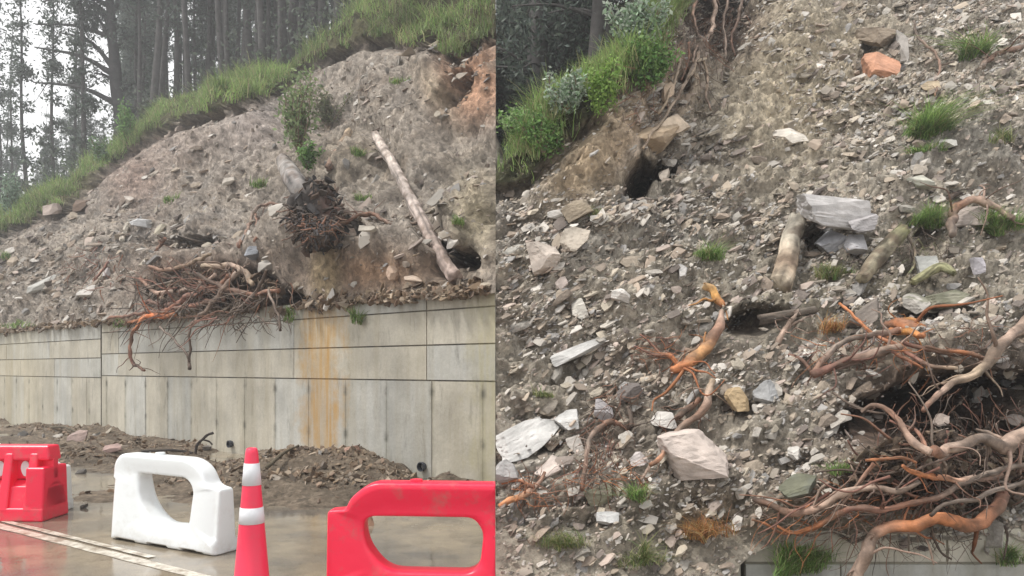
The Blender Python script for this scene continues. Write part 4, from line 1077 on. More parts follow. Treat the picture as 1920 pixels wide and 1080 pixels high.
root_thing((1650, 660), 'R', 'cluster of orange and pink torn roots with a bright orange broken stump above the hollow', [
    ([(1575, 572), (1610, 600), (1650, 632), (1700, 664), (1745, 684), (1795, 690)], [3, 4, 5, 4], [OR, OR, RB, TB], .3),
    ([(1525, 704), (1550, 672), (1580, 647), (1628, 632), (1685, 620)], [8, 7, 7, 8], [OB, GB, GB, OB], .22),
    ([(1527, 706), (1570, 690), (1612, 672), (1660, 655), (1690, 645)], [9, 9, 10, 10], [RB, RB, PB, PB], .26),
    ([(1690, 640), (1740, 655), (1800, 664), (1850, 655)], [5, 5, 5], [RB, OB, PB], .25),
    ([(1670, 655), (1700, 675), (1730, 688)], [5, 3], [RB, OR], .22),
    ([(1520, 698), (1500, 672), (1480, 665)], [5, 3], [RB, RB], .12),
    ([(1664, 606), (1690, 606), (1725, 612)], [10, 14, 12], [OB, OR, OR], [.1, .28]),
    ([(1672, 618), (1700, 620), (1730, 626)], [7, 8, 6], [OR, (.68, .3, .08), OR], [.2, .32]),
    ([(1680, 600), (1705, 598), (1722, 604)], [5, 6, 4], [OR, (.7, .34, .1), OR], [.2, .34]),
], fine=[(70, (1640, 660, 110, 35), .003, [RB, OB, OR], dict(length=(30, 100), lift=(.05, .25), dirr=2.6)), (60, (1800, 640, 90, 40), .003, [DB, GB, OB], dict(length=(30, 80), dirr=.6))])

root_thing((1300, 650), 'R', 'thick peeled orange root curving up from the scree left of centre', [
    ([(1262, 692), (1280, 686), (1310, 660), (1338, 625), (1352, 585)], [9, 12, 14, 13, 5], [OR, OR, (.6, .32, .14), OB, PB], [.12, .2, .25]),
    ([(1285, 655), (1300, 658), (1322, 645)], [5, 7, 5], [PB, TB, OB], .2),
    ([(1190, 648), (1225, 662), (1255, 664), (1275, 688)], [2, 4, 5, 6], [RB, RB, OR, OR], .15),
    ([(1200, 628), (1225, 650), (1240, 668)], [2, 3], [RB, OB], .12),
], fine=[(40, (1220, 655, 45, 30), .0028, [RB, OB, OR], dict(length=(25, 70), dirr=.5))])
root_thing((1335, 560), 'R', 'short splintered yellow orange root end above the curved peeled root', [
    ([(1318, 532), (1332, 540), (1345, 560), (1352, 578)], [8, 9, 10, 6], [(.62, .42, .22), (.7, .38, .12), OR], .15)], name='broken_root', cat='root')
root_thing((1475, 610), 'R', 'forked pale root standing on the scree in the middle', [
    ([(1458, 648), (1468, 625), (1482, 603), (1496, 582)], [7, 6, 5, 3], [PB, PB, GB], .15), ([(1475, 615), (1500, 602), (1522, 588)], [4, 3], [PB, GB], .15)], name='broken_root', cat='root')
root_thing((1300, 780), 'R', 'long pale root lying on top of the big pinkish white slab', [
    ([(1222, 868), (1250, 838), (1275, 805), (1305, 780), (1325, 752), (1334, 712)], [5, 6, 7, 8, 9, 8], [OR, PB, PB, OB, PB, TB], [.25, .25, .2]),
    ([(1255, 790), (1285, 772), (1310, 750)], [6, 7, 6], [OB, DB, OB], .12),
    ([(1200, 905), (1225, 868)], [3, 4], [PB, PB], .12)], fine=[(24, (1290, 790, 50, 40), .003, [OB, DB], dict(length=(25, 70), dirr=2.5))])
root_thing((1120, 830), 'R', 'hanging mass of fine brown fibrous roots in the lower left', [
    ([(1095, 920), (1098, 870), (1104, 830), (1125, 800), (1150, 790)], [5, 5, 6, 7], [OB, GB, OB], .15),
    ([(1150, 790), (1180, 800), (1175, 760)], [7, 6, 4], [OB, DB, GB], .15)],
    fine=[(130, (1120, 850, 45, 70), .0032, [DB, GB, OB, RB], dict(length=(40, 110), lift=(.04, .2), dirr=1.6)), (70, (1170, 760, 60, 45), .003, [DB, OB], dict(length=(30, 80), dirr=2.2)), (70, (1130, 900, 90, 20), .003, [OB, GB, OR], dict(length=(30, 90), dirr=.2))])
root_thing((985, 930), 'R', 'orange root and twigs at the left edge of the near slope', [
    ([(934, 948), (955, 938), (985, 925), (1005, 908), (1018, 885)], [7, 7, 7, 5, 4], [OR, (.6, .3, .15), PB, OB], .12),
    ([(940, 905), (970, 900), (1000, 912)], [3, 4], [OR, OB], .1)], fine=[(50, (995, 915, 50, 30), .003, [OB, OR, GB], dict(length=(30, 80), dirr=.4))])
root_thing((1790, 400), 'R', 'arched brown root with grass on both sides at upper right', [
    ([(1783, 440), (1782, 410), (1790, 388), (1812, 378), (1840, 384), (1872, 400), (1900, 408)], [9, 10, 9, 8, 6], [GB, OB, PB, PB], [.15, .3, .2]),
    ([(1775, 375), (1790, 362), (1820, 362)], [5, 5], [DB, DB], .15)], name='arched_root', cat='root')
root_thing((1860, 110), 'R', 'small brown root loop beside the highest grass tuft', [
    ([(1845, 130), (1850, 112), (1870, 100), (1900, 92), (1935, 85)], [5, 6, 6], [GB, OB, GB], .2)], name='broken_root', cat='root')
root_thing((1320, 90), 'R', 'pale roots dangling from the eroded scarp at the top', [
    ([(1345, -20), (1340, 20), (1335, 55), (1318, 85), (1305, 115), (1292, 150)], [5, 5, 4, 3], [PB, PB, TB], [.5, .4]),
    ([(1336, 55), (1350, 62), (1358, 66)], [3, 2], [PB], .5), ([(1275, -10), (1262, 25), (1250, 60), (1246, 110), (1240, 145)], [3, 3, 2], [PB, OB], .3),
    ([(1318, 110), (1326, 140), (1322, 180), (1332, 205)], [4, 3, 2], [TB, PB], .3), ([(1300, 120), (1280, 165), (1240, 225), (1205, 280)], [3, 4, 3], [GB, TB], .35),
    ([(1395, -20), (1385, 30), (1372, 70), (1378, 105)], [4, 3, 2], [GB, OB], [.5, .4]), ([(1310, -20), (1300, 25), (1308, 70), (1298, 118)], [4, 3, 2], [OB, PB], [.5, .4]), ([(1365, -10), (1356, 50), (1362, 100), (1350, 150)], [3, 3, 2], [PB, GB], [.4, .3]), ([(1284, -20), (1270, 50), (1276, 100), (1262, 160), (1235, 215)], [4, 4, 3], [GB, TB], [.4, .3]),
    ([(1292, 80), (1290, 120), (1278, 150)], [2.5, 2], [OB], .35)],
    fine=[(200, (1325, 60, 85, 65), .004, [DB, OB, GB], dict(length=(40, 120), lift=(.1, .4), dirr=1.7)), (70, (1210, 170, 80, 60), .004, [OB, GB], dict(length=(30, 90), dirr=2.2))])
root_thing((1750, 120), 'R', 'thin bare forked twig beside the flat tan stone', [
    ([(1712, 40), (1725, 72), (1748, 92), (1762, 122), (1757, 150), (1752, 182)], [2.5, 3, 2.5, 2], [GB, OB], .3), ([(1762, 122), (1790, 118)], [2, 2], [GB], .3)], name='dead_twig', cat='twig')
root_thing((1720, 450), 'R', 'fine dark roots trailing below the right grass tuft', [([(1700, 440), (1715, 470), (1712, 500), (1700, 520)], [3, 3, 2], [GB, (.16, .17, .08)], .15)],
           fine=[(60, (1730, 460, 50, 40), .003, [(.16, .16, .08), GB, DB], dict(length=(30, 90), dirr=1.7))])


def log_thing(side, pts, rpx, cols, label, lift, name='log', cut=(.5, .4, .28), knots=True, sides=14):
    p = (surfR if side == 'R' else surfL)(*pts[0]); th = thing(name, tuple(p), label, 'log')
    o = root_mesh('bark', pts, rpx, cols, side, th, lift, mat=M_BARK, lump=.10, seed=int(pts[0][0]), sides=26, sub=18, jit=.12, bark=True, straight=len(pts) == 5); return th


log_thing('L', [(853, 522), (815, 458), (778, 388), (742, 318), (704, 255)], [17, 15.5, 13.5, 12, 11], [(.42, .33, .29), (.40, .32, .28), (.46, .39, .35), (.42, .36, .32), (.5, .43, .38)],
          'long bare straight log leaning down the far slope to the wall top', [.30, .40, .40, .40, .35])
log_thing('L', [(616, 315), (634, 284), (655, 250)], [9, 10, 11], [(.30, .2, .15), (.27, .19, .14), (.46, .36, .25)], 'short brown log stub above the upturned root plate', [.2, .4])
log_thing('L', [(228, 452), (234, 435), (240, 420)], [6, 6, 6], [(.42, .38, .32)], 'short pale trunk leaning beside the grey capstone on the far slope', .25)
log_thing('R', [(1462, 535), (1472, 500), (1482, 455), (1494, 410)], [26, 24, 22, 20], [(.44, .37, .28), (.48, .36, .26), (.42, .38, .31), (.46, .42, .35)], 'thick pale bark trunk piece propping the wide grey capstone', [.12, .3])
log_thing('R', [(1615, 522), (1640, 492), (1665, 460), (1695, 430)], [13, 18, 19, 16], [(.25, .22, .15), (.33, .29, .21), (.34, .3, .21), (.25, .25, .13)], 'grey mossy log lying between the capstone and the right grass', [.12, .25])
log_thing('R', [(1712, 530), (1735, 515), (1765, 500), (1790, 512)], [9, 11, 11, 7], [(.25, .24, .13), (.28, .27, .16), (.2, .2, .11)], 'curved mossy branch over the long mossy rock', [.15, .2])
log_thing('R', [(1425, 600), (1470, 592), (1530, 580)], [12, 11, 9], [(.10, .08, .065), (.13, .11, .09)], 'dark rotten log over the hollow behind the forked pale root', [.1, .15])
log_thing('R', [(1655, 660), (1620, 668), (1570, 688)], [11, 12, 10], [(.34, .26, .22), (.38, .28, .25)], 'pinkish grey root log lying among the middle orange roots', .12)

# left side: roots over the wall
root_thing((400, 545), 'L', 'red brown root tangle spilling over the top of the tall concrete wall', [
    ([(330, 590), (300, 592), (272, 596), (256, 618), (244, 642), (244, 668), (250, 682), (262, 686), (272, 696)], [5, 6, 5, 4, 4, 4, 3, 3], [OR, (.75, .22, .08), OR, OB, RB, DB, OB], [.5, 1.0, 1.0]),
    ([(262, 522), (280, 540), (305, 550), (340, 546), (375, 530), (400, 515)], [4, 5, 6, 6], [OB, PB, PB], [.6, .8]),
    ([(360, 610), (385, 582), (410, 552), (438, 520), (450, 505)], [5, 5, 6, 6], [GB, PB, GB], [1.0, .8]),
    ([(380, 502), (410, 497), (440, 500), (462, 515), (475, 535)], [6, 7, 7, 6], [TB, PB, TB], .7),
    ([(200, 598), (250, 590), (310, 582), (370, 572), (420, 560)], [3, 4, 6, 7], [OB, RB, OB], .8),
    ([(240, 605), (300, 585), (350, 560), (390, 545), (430, 520)], [3, 6, 7, 7], [OR, RB, OB], .8),
    ([(270, 565), (320, 572), (360, 555), (400, 530)], [4, 6, 7], [RB, RB, OB], .7), ([(280, 500), (320, 505), (360, 490), (395, 478)], [4, 5, 4], [OB, TB], .5),
    ([(370, 515), (420, 540), (470, 550), (520, 545)], [5, 6, 5], [DB, OB], .8), ([(440, 590), (470, 560), (490, 530), (500, 510)], [3, 4, 4], [GB, DB], .8),
    ([(505, 545), (518, 580), (527, 620)], [3, 3], [GB, DB], .9), ([(300, 612), (330, 640), (350, 665), (356, 690)], [2.5, 2.5, 4], [GB, DB], .9), ([(357, 608), (355, 640), (356, 680)], [3, 3], [GB, DB], .9),
    ([(290, 470), (300, 460), (312, 450)], [4, 4], [OB], .3), ([(205, 490), (180, 520), (160, 560)], [3, 3], [RB, OB], .3)],
    fine=[(105, (370, 560, 140, 38), .011, [OB, RB, DB, DB, GB], dict(length=(40, 140), lift=(.4, 1.0), dirr=math.pi * .95)), (60, (430, 540, 120, 40), .010, [DB, OB, GB], dict(length=(25, 70), lift=(.2, .9), dirr=1.6)),
          (60, (180, 500, 60, 50), .01, [RB, OB], dict(length=(20, 60), lift=(.05, .3), dirr=2.3)), (45, (460, 600, 90, 14), .009, [DB, GB], dict(length=(20, 50), lift=(.7, 1.0), dirr=1.6))])
root_thing((470, 440), 'L', 'dark bent root standing left of the upturned root plate', [
    ([(448, 462), (460, 438), (472, 410), (484, 388), (500, 382), (530, 384)], [4, 4, 4, 3], [OB, GB, OB], .5), ([(478, 400), (482, 430), (476, 450)], [3, 3], [OB], .4)], name='broken_root', cat='root')
root_thing((680, 405), 'L', 'long brown branch reaching right from the upturned root plate', [
    ([(618, 432), (650, 418), (678, 403), (700, 398), (718, 412), (740, 420), (785, 416)], [6, 5, 5, 4, 4], [OB, OB, GB], .5), ([(775, 480), (790, 470), (805, 450), (795, 440)], [2, 3], [TB], .3)], name='fallen_branch', cat='branch')

# upturned root plate of the toppled tree: plate, trunk, roots
yp_ = surfL(592, 452, .35)[1]; pc = ray(592, 404, yp_); th = thing('toppled_tree', tuple(pc), 'toppled tree with dark upturned root plate and grey trunk pointing uphill', 'tree')
a = np.linspace(0, math.pi, 26); b = np.linspace(0, 2 * math.pi, 44, endpoint=False); Aa, Bb = np.meshgrid(a, b, indexing='ij')
Sp = np.stack([np.sin(Aa) * np.cos(Bb), np.sin(Aa) * np.sin(Bb), np.cos(Aa)], -1)
r = 1 + .34 * fbm(Sp, 2.6, 6, .62, seed=77) + .16 * ridge(Sp * A([3, 3, .6]), 2.5, 3, seed=78)
sc = pc[1] / FPX; V = Sp * r[..., None] * A([42 * sc, 27 * sc, 50 * sc]); V[..., 0] += -V[..., 2] * .12
V = V.reshape(-1, 3) + pc; n, m = Aa.shape; i = np.arange(n - 1)[:, None]; j = np.arange(m)[None]; j2 = (j + 1) % m
F = np.stack([i * m + j, (i + 1) * m + j, (i + 1) * m + j2, i * m + j2], -1).reshape(-1, 4)
cl = np.broadcast_to(A([.07, .06, .055]), V.shape) * (1 + .45 * fbm(V, 5, 4)[:, None]); rt = ss(0, 50 * sc, V[:, 0] - pc[0])[:, None]; cl = cl * (1 - rt) + A([.16, .09, .07]) * rt
mk('root_plate', V, F, M_BARK, parent=th, col=cl, smooth=True)
Ip = RS.choice(np.where((V[:, 2] < pc[2] + 25 * sc) | (V[:, 0] > pc[0] - 5 * sc))[0], 520); Ps = V[Ip] + RS.normal(size=(520, 3)) * .06; Vc, Fc_, Cc_ = scatter(Ps, .02 + .10 * RS.uniform(0, 1, 520) ** 2, RS, 1.0, 1.0, A([[.09, .075, .065], [.14, .10, .08], [.06, .055, .055], [.20, .15, .12]]))
mk('soil_clods', Vc, Fc_, M_ROCKF, parent=th, col=Cc_)['kind'] = 'stuff'
root_mesh('trunk', [(584, 388), (556, 346), (542, 322), (530, 300)], [26, 24, 21, 15], [(.12, .11, .10), (.24, .22, .21), (.32, .30, .28), (.24, .21, .19)], 'L', th, [1.4, 1.3, .9, .5], mat=M_BARK, lump=.06, seed=3, sides=18, jit=.1, bark=True)
for i in range(26):
    t_ = i / 26 * 2 * math.pi; e = (math.cos(t_), math.sin(t_)); rs_ = np.random.RandomState(900 + i)
    root_mesh('root', [(585 + e[0] * 30, 402 + e[1] * 35), (585 + e[0] * 50 + rs_.normal(0, 4), 402 + e[1] * 52 + 4), (585 + e[0] * rs_.uniform(58, 80) + rs_.normal(0, 6), 404 + e[1] * rs_.uniform(50, 62) + 8)], [3, 2, 1], [DB, DB, OB], 'L', th, [1.5, 1.3, .8], seed=900 + i, sides=5)
o = fine_roots('fine_roots', 'L', 420, (588, 400, 44, 50), .014, [(.06, .05, .05), DB, OB, (.10, .09, .09)], th, seed=88, spread=1.6, length=(12, 38), lift=(.9, 1.6), dirr=1.6); o['kind'] = 'stuff'

# branch sticking out of the mud at the wall
pz = gd(368, 858); base = A([pz[0], pz[1], mudz(*pz)]); th = thing('dead_branch', tuple(base), 'dark bent branch poking from the mud against the wall above the white barrier', 'branch')
s1 = base[1] / FPX
for pts, rr_ in (([(0, 0), (4, 18), (14, 28), (22, 36), (34, 40)], 2.6), ([(14, 28), (26, 24), (32, 18)], 1.6), ([(-4, 2), (-40, 8), (-100, 6)], 2.5)):
    P = catmull([base + A([x * s1, -.05, z * s1]) for x, z in pts], 6); V, F = tube(P, np.full(len(P), rr_ * s1), 6, .2); mk('twig', V, F, M_BARK, parent=th, col=A([.06, .05, .045]), smooth=True)
for k, (u, v, du, dv, lab) in enumerate([(95, 800, 60, 22, 'thin dead stick lying on the mud behind the left red barrier'), (500, 905, 60, -26, 'greenish stick lying on the mud mound right of the cone')]):
    p0, p1 = gd(u, v + 12), gd(u + du, v + dv + 12); P = catmull([(*p0, mudz(*p0) + .05), (*(p0 * .5 + p1 * .5), mudz(*(p0 * .5 + p1 * .5)) + .12), (*p1, mudz(*p1) + .06)], 8)
    V, F = tube(P, np.linspace(.03, .015, len(P)), 6, .2); tag(mk('stick', V, F, M_BARK, origin=P[0], col=A([.12, .1, .07]), smooth=True), lab, 'stick')

# ------------------------------------------------------------------ grass and shrubs
G1, G2, G3, G4 = (.20, .32, .09), (.27, .39, .13), (.12, .20, .065), (.31, .32, .16)


def tuft(side, u, v, wp, hp, label, n_=420, colr=(G1, G2, G3), lean=.6, seed=0, name='grass_tuft', width=None, cat='grass tuft', lift=.04):
    n = int(n_ * 1.9); rs_ = np.random.RandomState(seed + 300); sub = rs_.uniform(-1, 1, (6, 2)); subs = rs_.uniform(.45, 1.1, 6); wb_ = rs_.normal(0, .45, (6, 2)); ki = []; surf = surfR if side == 'R' else surfL; p = surf(u, v + hp * .25, lift); sc = p[1] / FPX; B = []
    while len(B) < n:
        q = rs_.uniform(-1, 1, 2)
        if q @ q > 1: continue
        kq = rs_.randint(6); q = sub[kq] * .85 + q * .42; ki.append(kq)
        B.append(p + A([q[0] * wp * .42 * sc, rs_.normal(0, .04), q[1] * hp * .18 * sc]) if 'tuft' in label or 'plant' in label else surf(u + q[0] * abs(q[0]) * wp * .42, v + hp * .25 + q[1] * hp * .30, lift + .02))
    B = A(B); ki = A(ki); V, F = blades(B, hp * sc * (.85 if side == 'R' else .75) * rs_.uniform(.3, 1.15, n) * subs[ki], rs_, width or .65 * sc, lean, bias=np.stack([wb_[ki, 0], wb_[ki, 1] - .3, ki * 0.0], 1)); C_ = np.repeat(np.where(rs_.uniform(size=n)[:, None] < .14, A([[.34, .29, .17]]), A(colr)[rs_.randint(0, len(colr), n)]) * rs_.uniform(.75, 1.25, n)[:, None], 7, axis=0)
    patch = any(w in label for w in ('fringe', 'weeds', 'low grass', 'thin ', 'sparse', 'on the wall', 'moss green', 'dry orange'))
    o = mk('grass_patch' if patch else name, V, F, M_LEAF, origin=p, col=C_)
    return tag(o, label, 'grass' if patch else cat, kind='stuff' if patch else None)


for i, a in enumerate([
    ('R', 1745, 232, 100, 90, 'largest bright green grass tuft on the upper right slope', 900), ('R', 1728, 280, 100, 30, 'low fringe of grass under the largest tuft', 300),
    ('R', 1832, 92, 80, 60, 'highest green grass tuft near the top right', 500), ('R', 1738, 405, 90, 60, 'green tuft left of the arched brown root', 600),
    ('R', 1868, 418, 120, 46, 'wide grass fringe right of the arched brown root', 600), ('R', 1326, 470, 60, 60, 'dull dark green tuft in the middle of the scree', 260),
    ('R', 1480, 1035, 130, 90, 'long bright grass hanging over the low wall', 700), ('R', 1192, 922, 42, 46, 'small moss green tuft below the big pinkish slab', 260),
    ('R', 1562, 608, 50, 44, 'short tuft left of the middle orange roots', 220), ('R', 1575, 875, 60, 36, 'low dark tuft above the dark mossy slab', 200),
    ('R', 1110, 400, 40, 30, 'tiny pale tuft beside the brown wedge boulder', 80), ('R', 1020, 735, 50, 30, 'thin olive tuft in the lower left scree', 130),
    ('R', 1210, 1035, 90, 60, 'thin olive grass low on the bottom slope', 260), ('R', 1050, 1010, 110, 50, 'thin yellow green grass at the bottom left', 260),
    ('R', 1870, 250, 60, 40, 'sparse yellow green weeds at the right edge', 120), ('R', 1560, 505, 70, 34, 'yellow green weeds under the bluish stone', 220),
    ('R', 1890, 1040, 60, 50, 'leafy weeds on the low wall at the bottom right corner', 200), ('R', 1320, 985, 110, 60, 'dry orange grass beside the lowest roots', 420)]):
    side, u, v, w, h, lab, n = a; colr = (G1, G2, G3)
    if 'orange' in lab: colr = ((.5, .26, .10), (.42, .3, .13), (.35, .16, .08))
    elif 'yellow' in lab or 'olive' in lab or 'pale' in lab: colr = (G4, (.2, .22, .08), G3)
    tuft(side, u, v, w, h, lab, n, colr, 1.5, i)
for i, a in enumerate([(675, 283, 40, 26, 'small bright green plant right of the brown log stub', 160), (322, 372, 36, 22, 'small green tuft alone on the left scree', 110),
                       (690, 370, 50, 26, 'green tuft right of the upturned root plate', 140), (670, 590, 24, 44, 'grass tuft growing over the tall wall top', 110),
                       (750, 150, 44, 18, 'dark green tuft high under the grassy scarp', 90), (862, 412, 30, 30, 'faint green tuft right of the leaning log', 70),
                       (35, 606, 60, 20, 'low grass on the wall top at the far left', 110), (222, 604, 40, 22, 'grass on the wall top left of the orange root', 110),
                       (490, 345, 44, 26, 'olive tuft left of the grey toppled trunk', 120), (540, 585, 30, 34, 'grass hanging from the wall top right of the root tangle', 90), (8, 480, 30, 20, 'olive tuft at the left edge of the slope', 70)]):
    u, v, w, h, lab, n = a; tuft('L', u, v, w, h, lab, n, (G1, G2, G3), .7, 40 + i, lift=.15)


def crest_grass(P0, grassf, crestf, side, n, hgt, rs_, width, label, umax, thick=1.0):
    pu, pv = proj(P0); ar = vert_area(P0); idx = np.indices(pu.shape)[1]
    lim = 301 if side == 'L' else 426
    w = ar * (idx <= lim + 3) * (pv < grassf(pu) + 3) * (pu < umax)
    if side == 'L': w = w * (1 - .75 * gauss(pu, pv, 345, 215, 50, 60, 0, 4)) * (1 - .5 * gauss(pu, pv, 640, 60, 25, 30, 0, 4))
    w = w * (.08 + ss(-.35, .15, fbm(P0, .9, 3, seed=64)))
    I = pick(P0, pu, pv, w, n, rs_); P = P0.reshape(-1, 3)[I] + rs_.normal(size=(n, 3)) * A([.06, .06, .02])
    cI = rs_.randint(0, max(1, n // 28), n); cen = P[:n // 28][cI]; P = cen + rs_.normal(size=(n, 3)) * A([.07, .07, .015]) * (1.8 if side == 'L' else 1)
    hh = hgt * (.55 + .9 * ss(-.5, .7, fbm(P, .8, 3, seed=61)))
    V, F = blades(P, hh * rs_.uniform(.5, 1.1, n), rs_, width, 1.25, bias=(0, -.12, 0)); k = rs_.randint(0, 4, n)
    cn_ = ss(-.3, .5, fbm(P, .6, 2, seed=62))[:, None]; C_ = A([G1, G2, (.27, .34, .14), (.33, .32, .17)])[k] * (1 - cn_ * .35) * rs_.uniform(.8, 1.2, n)[:, None]
    if side == 'L': keep = (V[:, 0].reshape(-1, 7).max(1) < -.003)
    else: keep = (V[:, 0].reshape(-1, 7).min(1) > .003)
    Vk = V.reshape(-1, 7, 3)[keep]; nk = len(Vk); kk = (np.arange(nk) * 7)[:, None]
    F = [np.concatenate([kk + A([0, 1, 3, 2]), kk + A([2, 3, 5, 4])]), kk + A([4, 5, 6])]
    return tag(mk('grass', Vk.reshape(-1, 3), F, M_LEAF, col=np.repeat(C_[keep], 7, axis=0)), label, 'grass', kind='stuff')


rs = np.random.RandomState(17)
crest_grass(PL0, grassL, crestL, 'L', 95000, .55, rs, .012, 'green grass along the broken edge of the far slope', 929)
crest_grass(PR0, grassR, crestR, 'R', 70000, .44, rs, .0048, 'bright green grass along the crest of the near slope', 1320)


def shrub(side, u, v, wp, hp, label, colr, n=900, leaf=.06, seed=0, group=None, stems=6, name='shrub', lift=.2, droop=0):
    rs_ = np.random.RandomState(seed + 500); surf = surfR if side == 'R' else surfL; p = surf(u, v + hp * .5, lift); sc = p[1] / FPX
    W_, H_ = wp * sc / 2, hp * sc; th = thing(name, tuple(p), label, 'shrub', group); parts = []; cent = []
    for k in range(stems * 2):
        tip = p + A([rs_.normal(0, .45) * W_, rs_.normal(0, .4) * W_ * .6, H_ * rs_.uniform(.5, 1)]); mid = (p + tip) / 2 + rs_.normal(size=3) * W_ * .12
        P = catmull([p, mid, tip], 5); V, F = tube(P, np.linspace(.010, .004, len(P)) * (1 + sc * 60), 5); parts.append((V, F, A([.2, .15, .1]))); 
        for q in np.linspace(.35, 1, 5): cent.append(P[int(q * (len(P) - 1))])
    V, F, C_ = join(parts); mk('stem', V, F, M_BARK, parent=th, col=C_)
    cent = A(cent); C = cent[rs_.randint(0, len(cent), n)] + rs_.normal(size=(n, 3)) * A([W_ * .17, W_ * .15, H_ * .09]); V, F = quads_leaf(C, leaf, rs_, 2.2, droop)
    if side == 'R': V[:, 0] = np.maximum(V[:, 0], .003)
    else: V[:, 0] = np.minimum(V[:, 0], -.003)
    mk('foliage', V, F, M_LEAF, parent=th, col=np.repeat(A(colr)[rs_.randint(0, len(colr), n)] * rs_.uniform(.8, 1.2, n)[:, None], 4, axis=0)); return th


PG = ((.30, .37, .28), (.22, .32, .20), (.38, .43, .36)); DG = ((.10, .20, .06), (.14, .25, .07), (.19, .30, .10))
shrub('R', 1200, 55, 90, 110, 'pale grey green leafy shrub at the top of the near crest', PG, 2600, .07, 1)
shrub('R', 1215, 120, 90, 90, 'green leafy shrub just below the pale shrub on the crest', DG, 2200, .06, 2)
shrub('R', 1060, 175, 80, 70, 'pale leafed shrub in the middle of the near crest', PG, 1500, .055, 3)
shrub('R', 1125, 165, 80, 90, 'bright yellow green bush on the near crest', ((.2, .33, .08), (.26, .38, .1)), 2000, .055, 4)
shrub('R', 985, 235, 90, 60, 'small leafy bush on the near crest close to its left edge', ((.16, .3, .08), (.3, .4, .2)), 1500, .05, 5)
shrub('R', 1020, 250, 90, 80, 'green bush low on the near crest', DG, 1500, .05, 9)
shrub('L', 560, 215, 120, 150, 'soft green sapling growing above the toppled grey trunk', ((.19, .27, .12), (.25, .31, .15), (.17, .22, .11)), 1100, .13, 6, lift=.6, stems=12)
shrub('L', 575, 292, 46, 50, 'low green leafy sprig against the toppled trunk', DG, 700, .10, 10, lift=.5)
shrub('L', 238, 235, 50, 70, 'green bush on the far crest below the tall pine', ((.14, .26, .08), (.18, .3, .1)), 1300, .16, 7)
shrub('L', 22, 375, 40, 80, 'grey green leafy bush at the far left crest', ((.22, .31, .22), (.28, .36, .28)), 1300, .16, 8)
shrub('L', 190, 285, 40, 46, 'small bush on the far crest left of the pine base', ((.14, .24, .09), (.26, .34, .25)), 700, .15, 11)
shrub('L', 615, 205, 60, 70, 'dry brown grey brush behind the short log stub', ((.2, .19, .13), (.16, .18, .1)), 1100, .12, 12, lift=.4)

# ------------------------------------------------------------------ trees
def tree_meshes(seed, H, r0, kind):
    rs_ = np.random.RandomState(seed); n = 16; t = np.linspace(0, 1, n); bend = rs_.normal(0, .25, 2)
    P = np.stack([bend[0] * np.sin(t * 2.2) + .1 * np.sin(t * 9 + seed), bend[1] * np.sin(t * 1.7), t * H], -1); parts = [(*tube(P, r0 * (1 - t * .85), 8, .12, seed), A([.085, .08, .078]))]; C = []; 
    nl = {'slim': 46, 'column': 60, 'bare': 26, 'thin': 40, 'near': 60}[kind]; lo = {'slim': .38, 'column': .12, 'bare': .5, 'thin': .1, 'near': .25}[kind]; wd = {'slim': 1.5, 'column': 1.0, 'bare': 1.7, 'thin': .55, 'near': 1.1}[kind]
    for i in range(nl):
        q = rs_.uniform(lo, .99) if rs_.uniform() < .85 else rs_.uniform(.12, .9); b = P[min(n - 1, int(q * (n - 1)))] * 0 + A([np.interp(q, t, P[:, k]) for k in range(3)])
        a = rs_.uniform(0, 2 * math.pi); ln = wd * (1.15 - q) ** .5 * rs_.uniform(.5, 1.25) * H / 16; e = b + A([math.cos(a) * ln, math.sin(a) * ln, ln * rs_.uniform(-.35, .5)])
        L_ = catmull([b, (b + e) / 2 + A([0, 0, .08 * ln]), e], 3); parts.append((*tube(L_, np.linspace(.035, .012, len(L_)), 4), A([.075, .07, .068])))
        m = int(rs_.uniform(25, 75)); w = rs_.uniform(0.25, 1.05, m)[:, None]; C.append(b * (1 - w) + e * w + rs_.normal(size=(m, 3)) * A([.22, .22, .17]) * (H / 16))
    C = np.vstack(C); V, F = quads_leaf(C if kind != 'near' else np.repeat(C, 2, axis=0) + rs_.normal(size=(len(C) * 2, 3)) * .12, .24 if kind != 'near' else .11, rs_, 2.4, .3)
    if kind == 'near': C = np.repeat(C, 2, axis=0)
    tr = join(parts); k = rs_.uniform(.8, 1.25, len(C))[:, None]
    cl = np.repeat(A([[.075, .10, .08], [.095, .12, .095], [.06, .08, .068]])[rs_.randint(0, 3, len(C))] * k, 4, axis=0)
    return tr, (V, F, cl)


protos = []
for i, (H, r0, kd) in enumerate([(17, .17, 'slim'), (19, .2, 'slim'), (15, .15, 'column'), (18, .16, 'bare'), (20, .19, 'bare'), (13, .14, 'column'), (16, .15, 'slim'), (17, .12, 'thin'), (15, .11, 'thin'), (19, .2, 'near'), (20, .17, 'near'), (18, .15, 'near')]):
    tr, cw = tree_meshes(70 + i, H, r0, kd)
    a = mk('trunk', tr[0], tr[1], M_BARK, col=tr[2], smooth=True); b = mk('crown', cw[0], cw[1], M_LEAF, col=cw[2]); protos.append((a.data, b.data, H, kd)); bpy.data.objects.remove(a); bpy.data.objects.remove(b)


def zL(x, y):
    u = U0 + FPX * x / y; t = NX * x + NY * y - 7.727; tc_ = float(tL(u, crestL(u))); return ZW + KL * min(t, tc_) + .22 * max(t - tc_, 0)


def zR(x, y):
    u = U0 + FPX * x / y; yc = float(yR((V0 - crestR(u)) / FPX)); dy = y - yc; return .38 + yc - 5.66 - .45 * min(dy, 5) + max(dy - 20, 0)


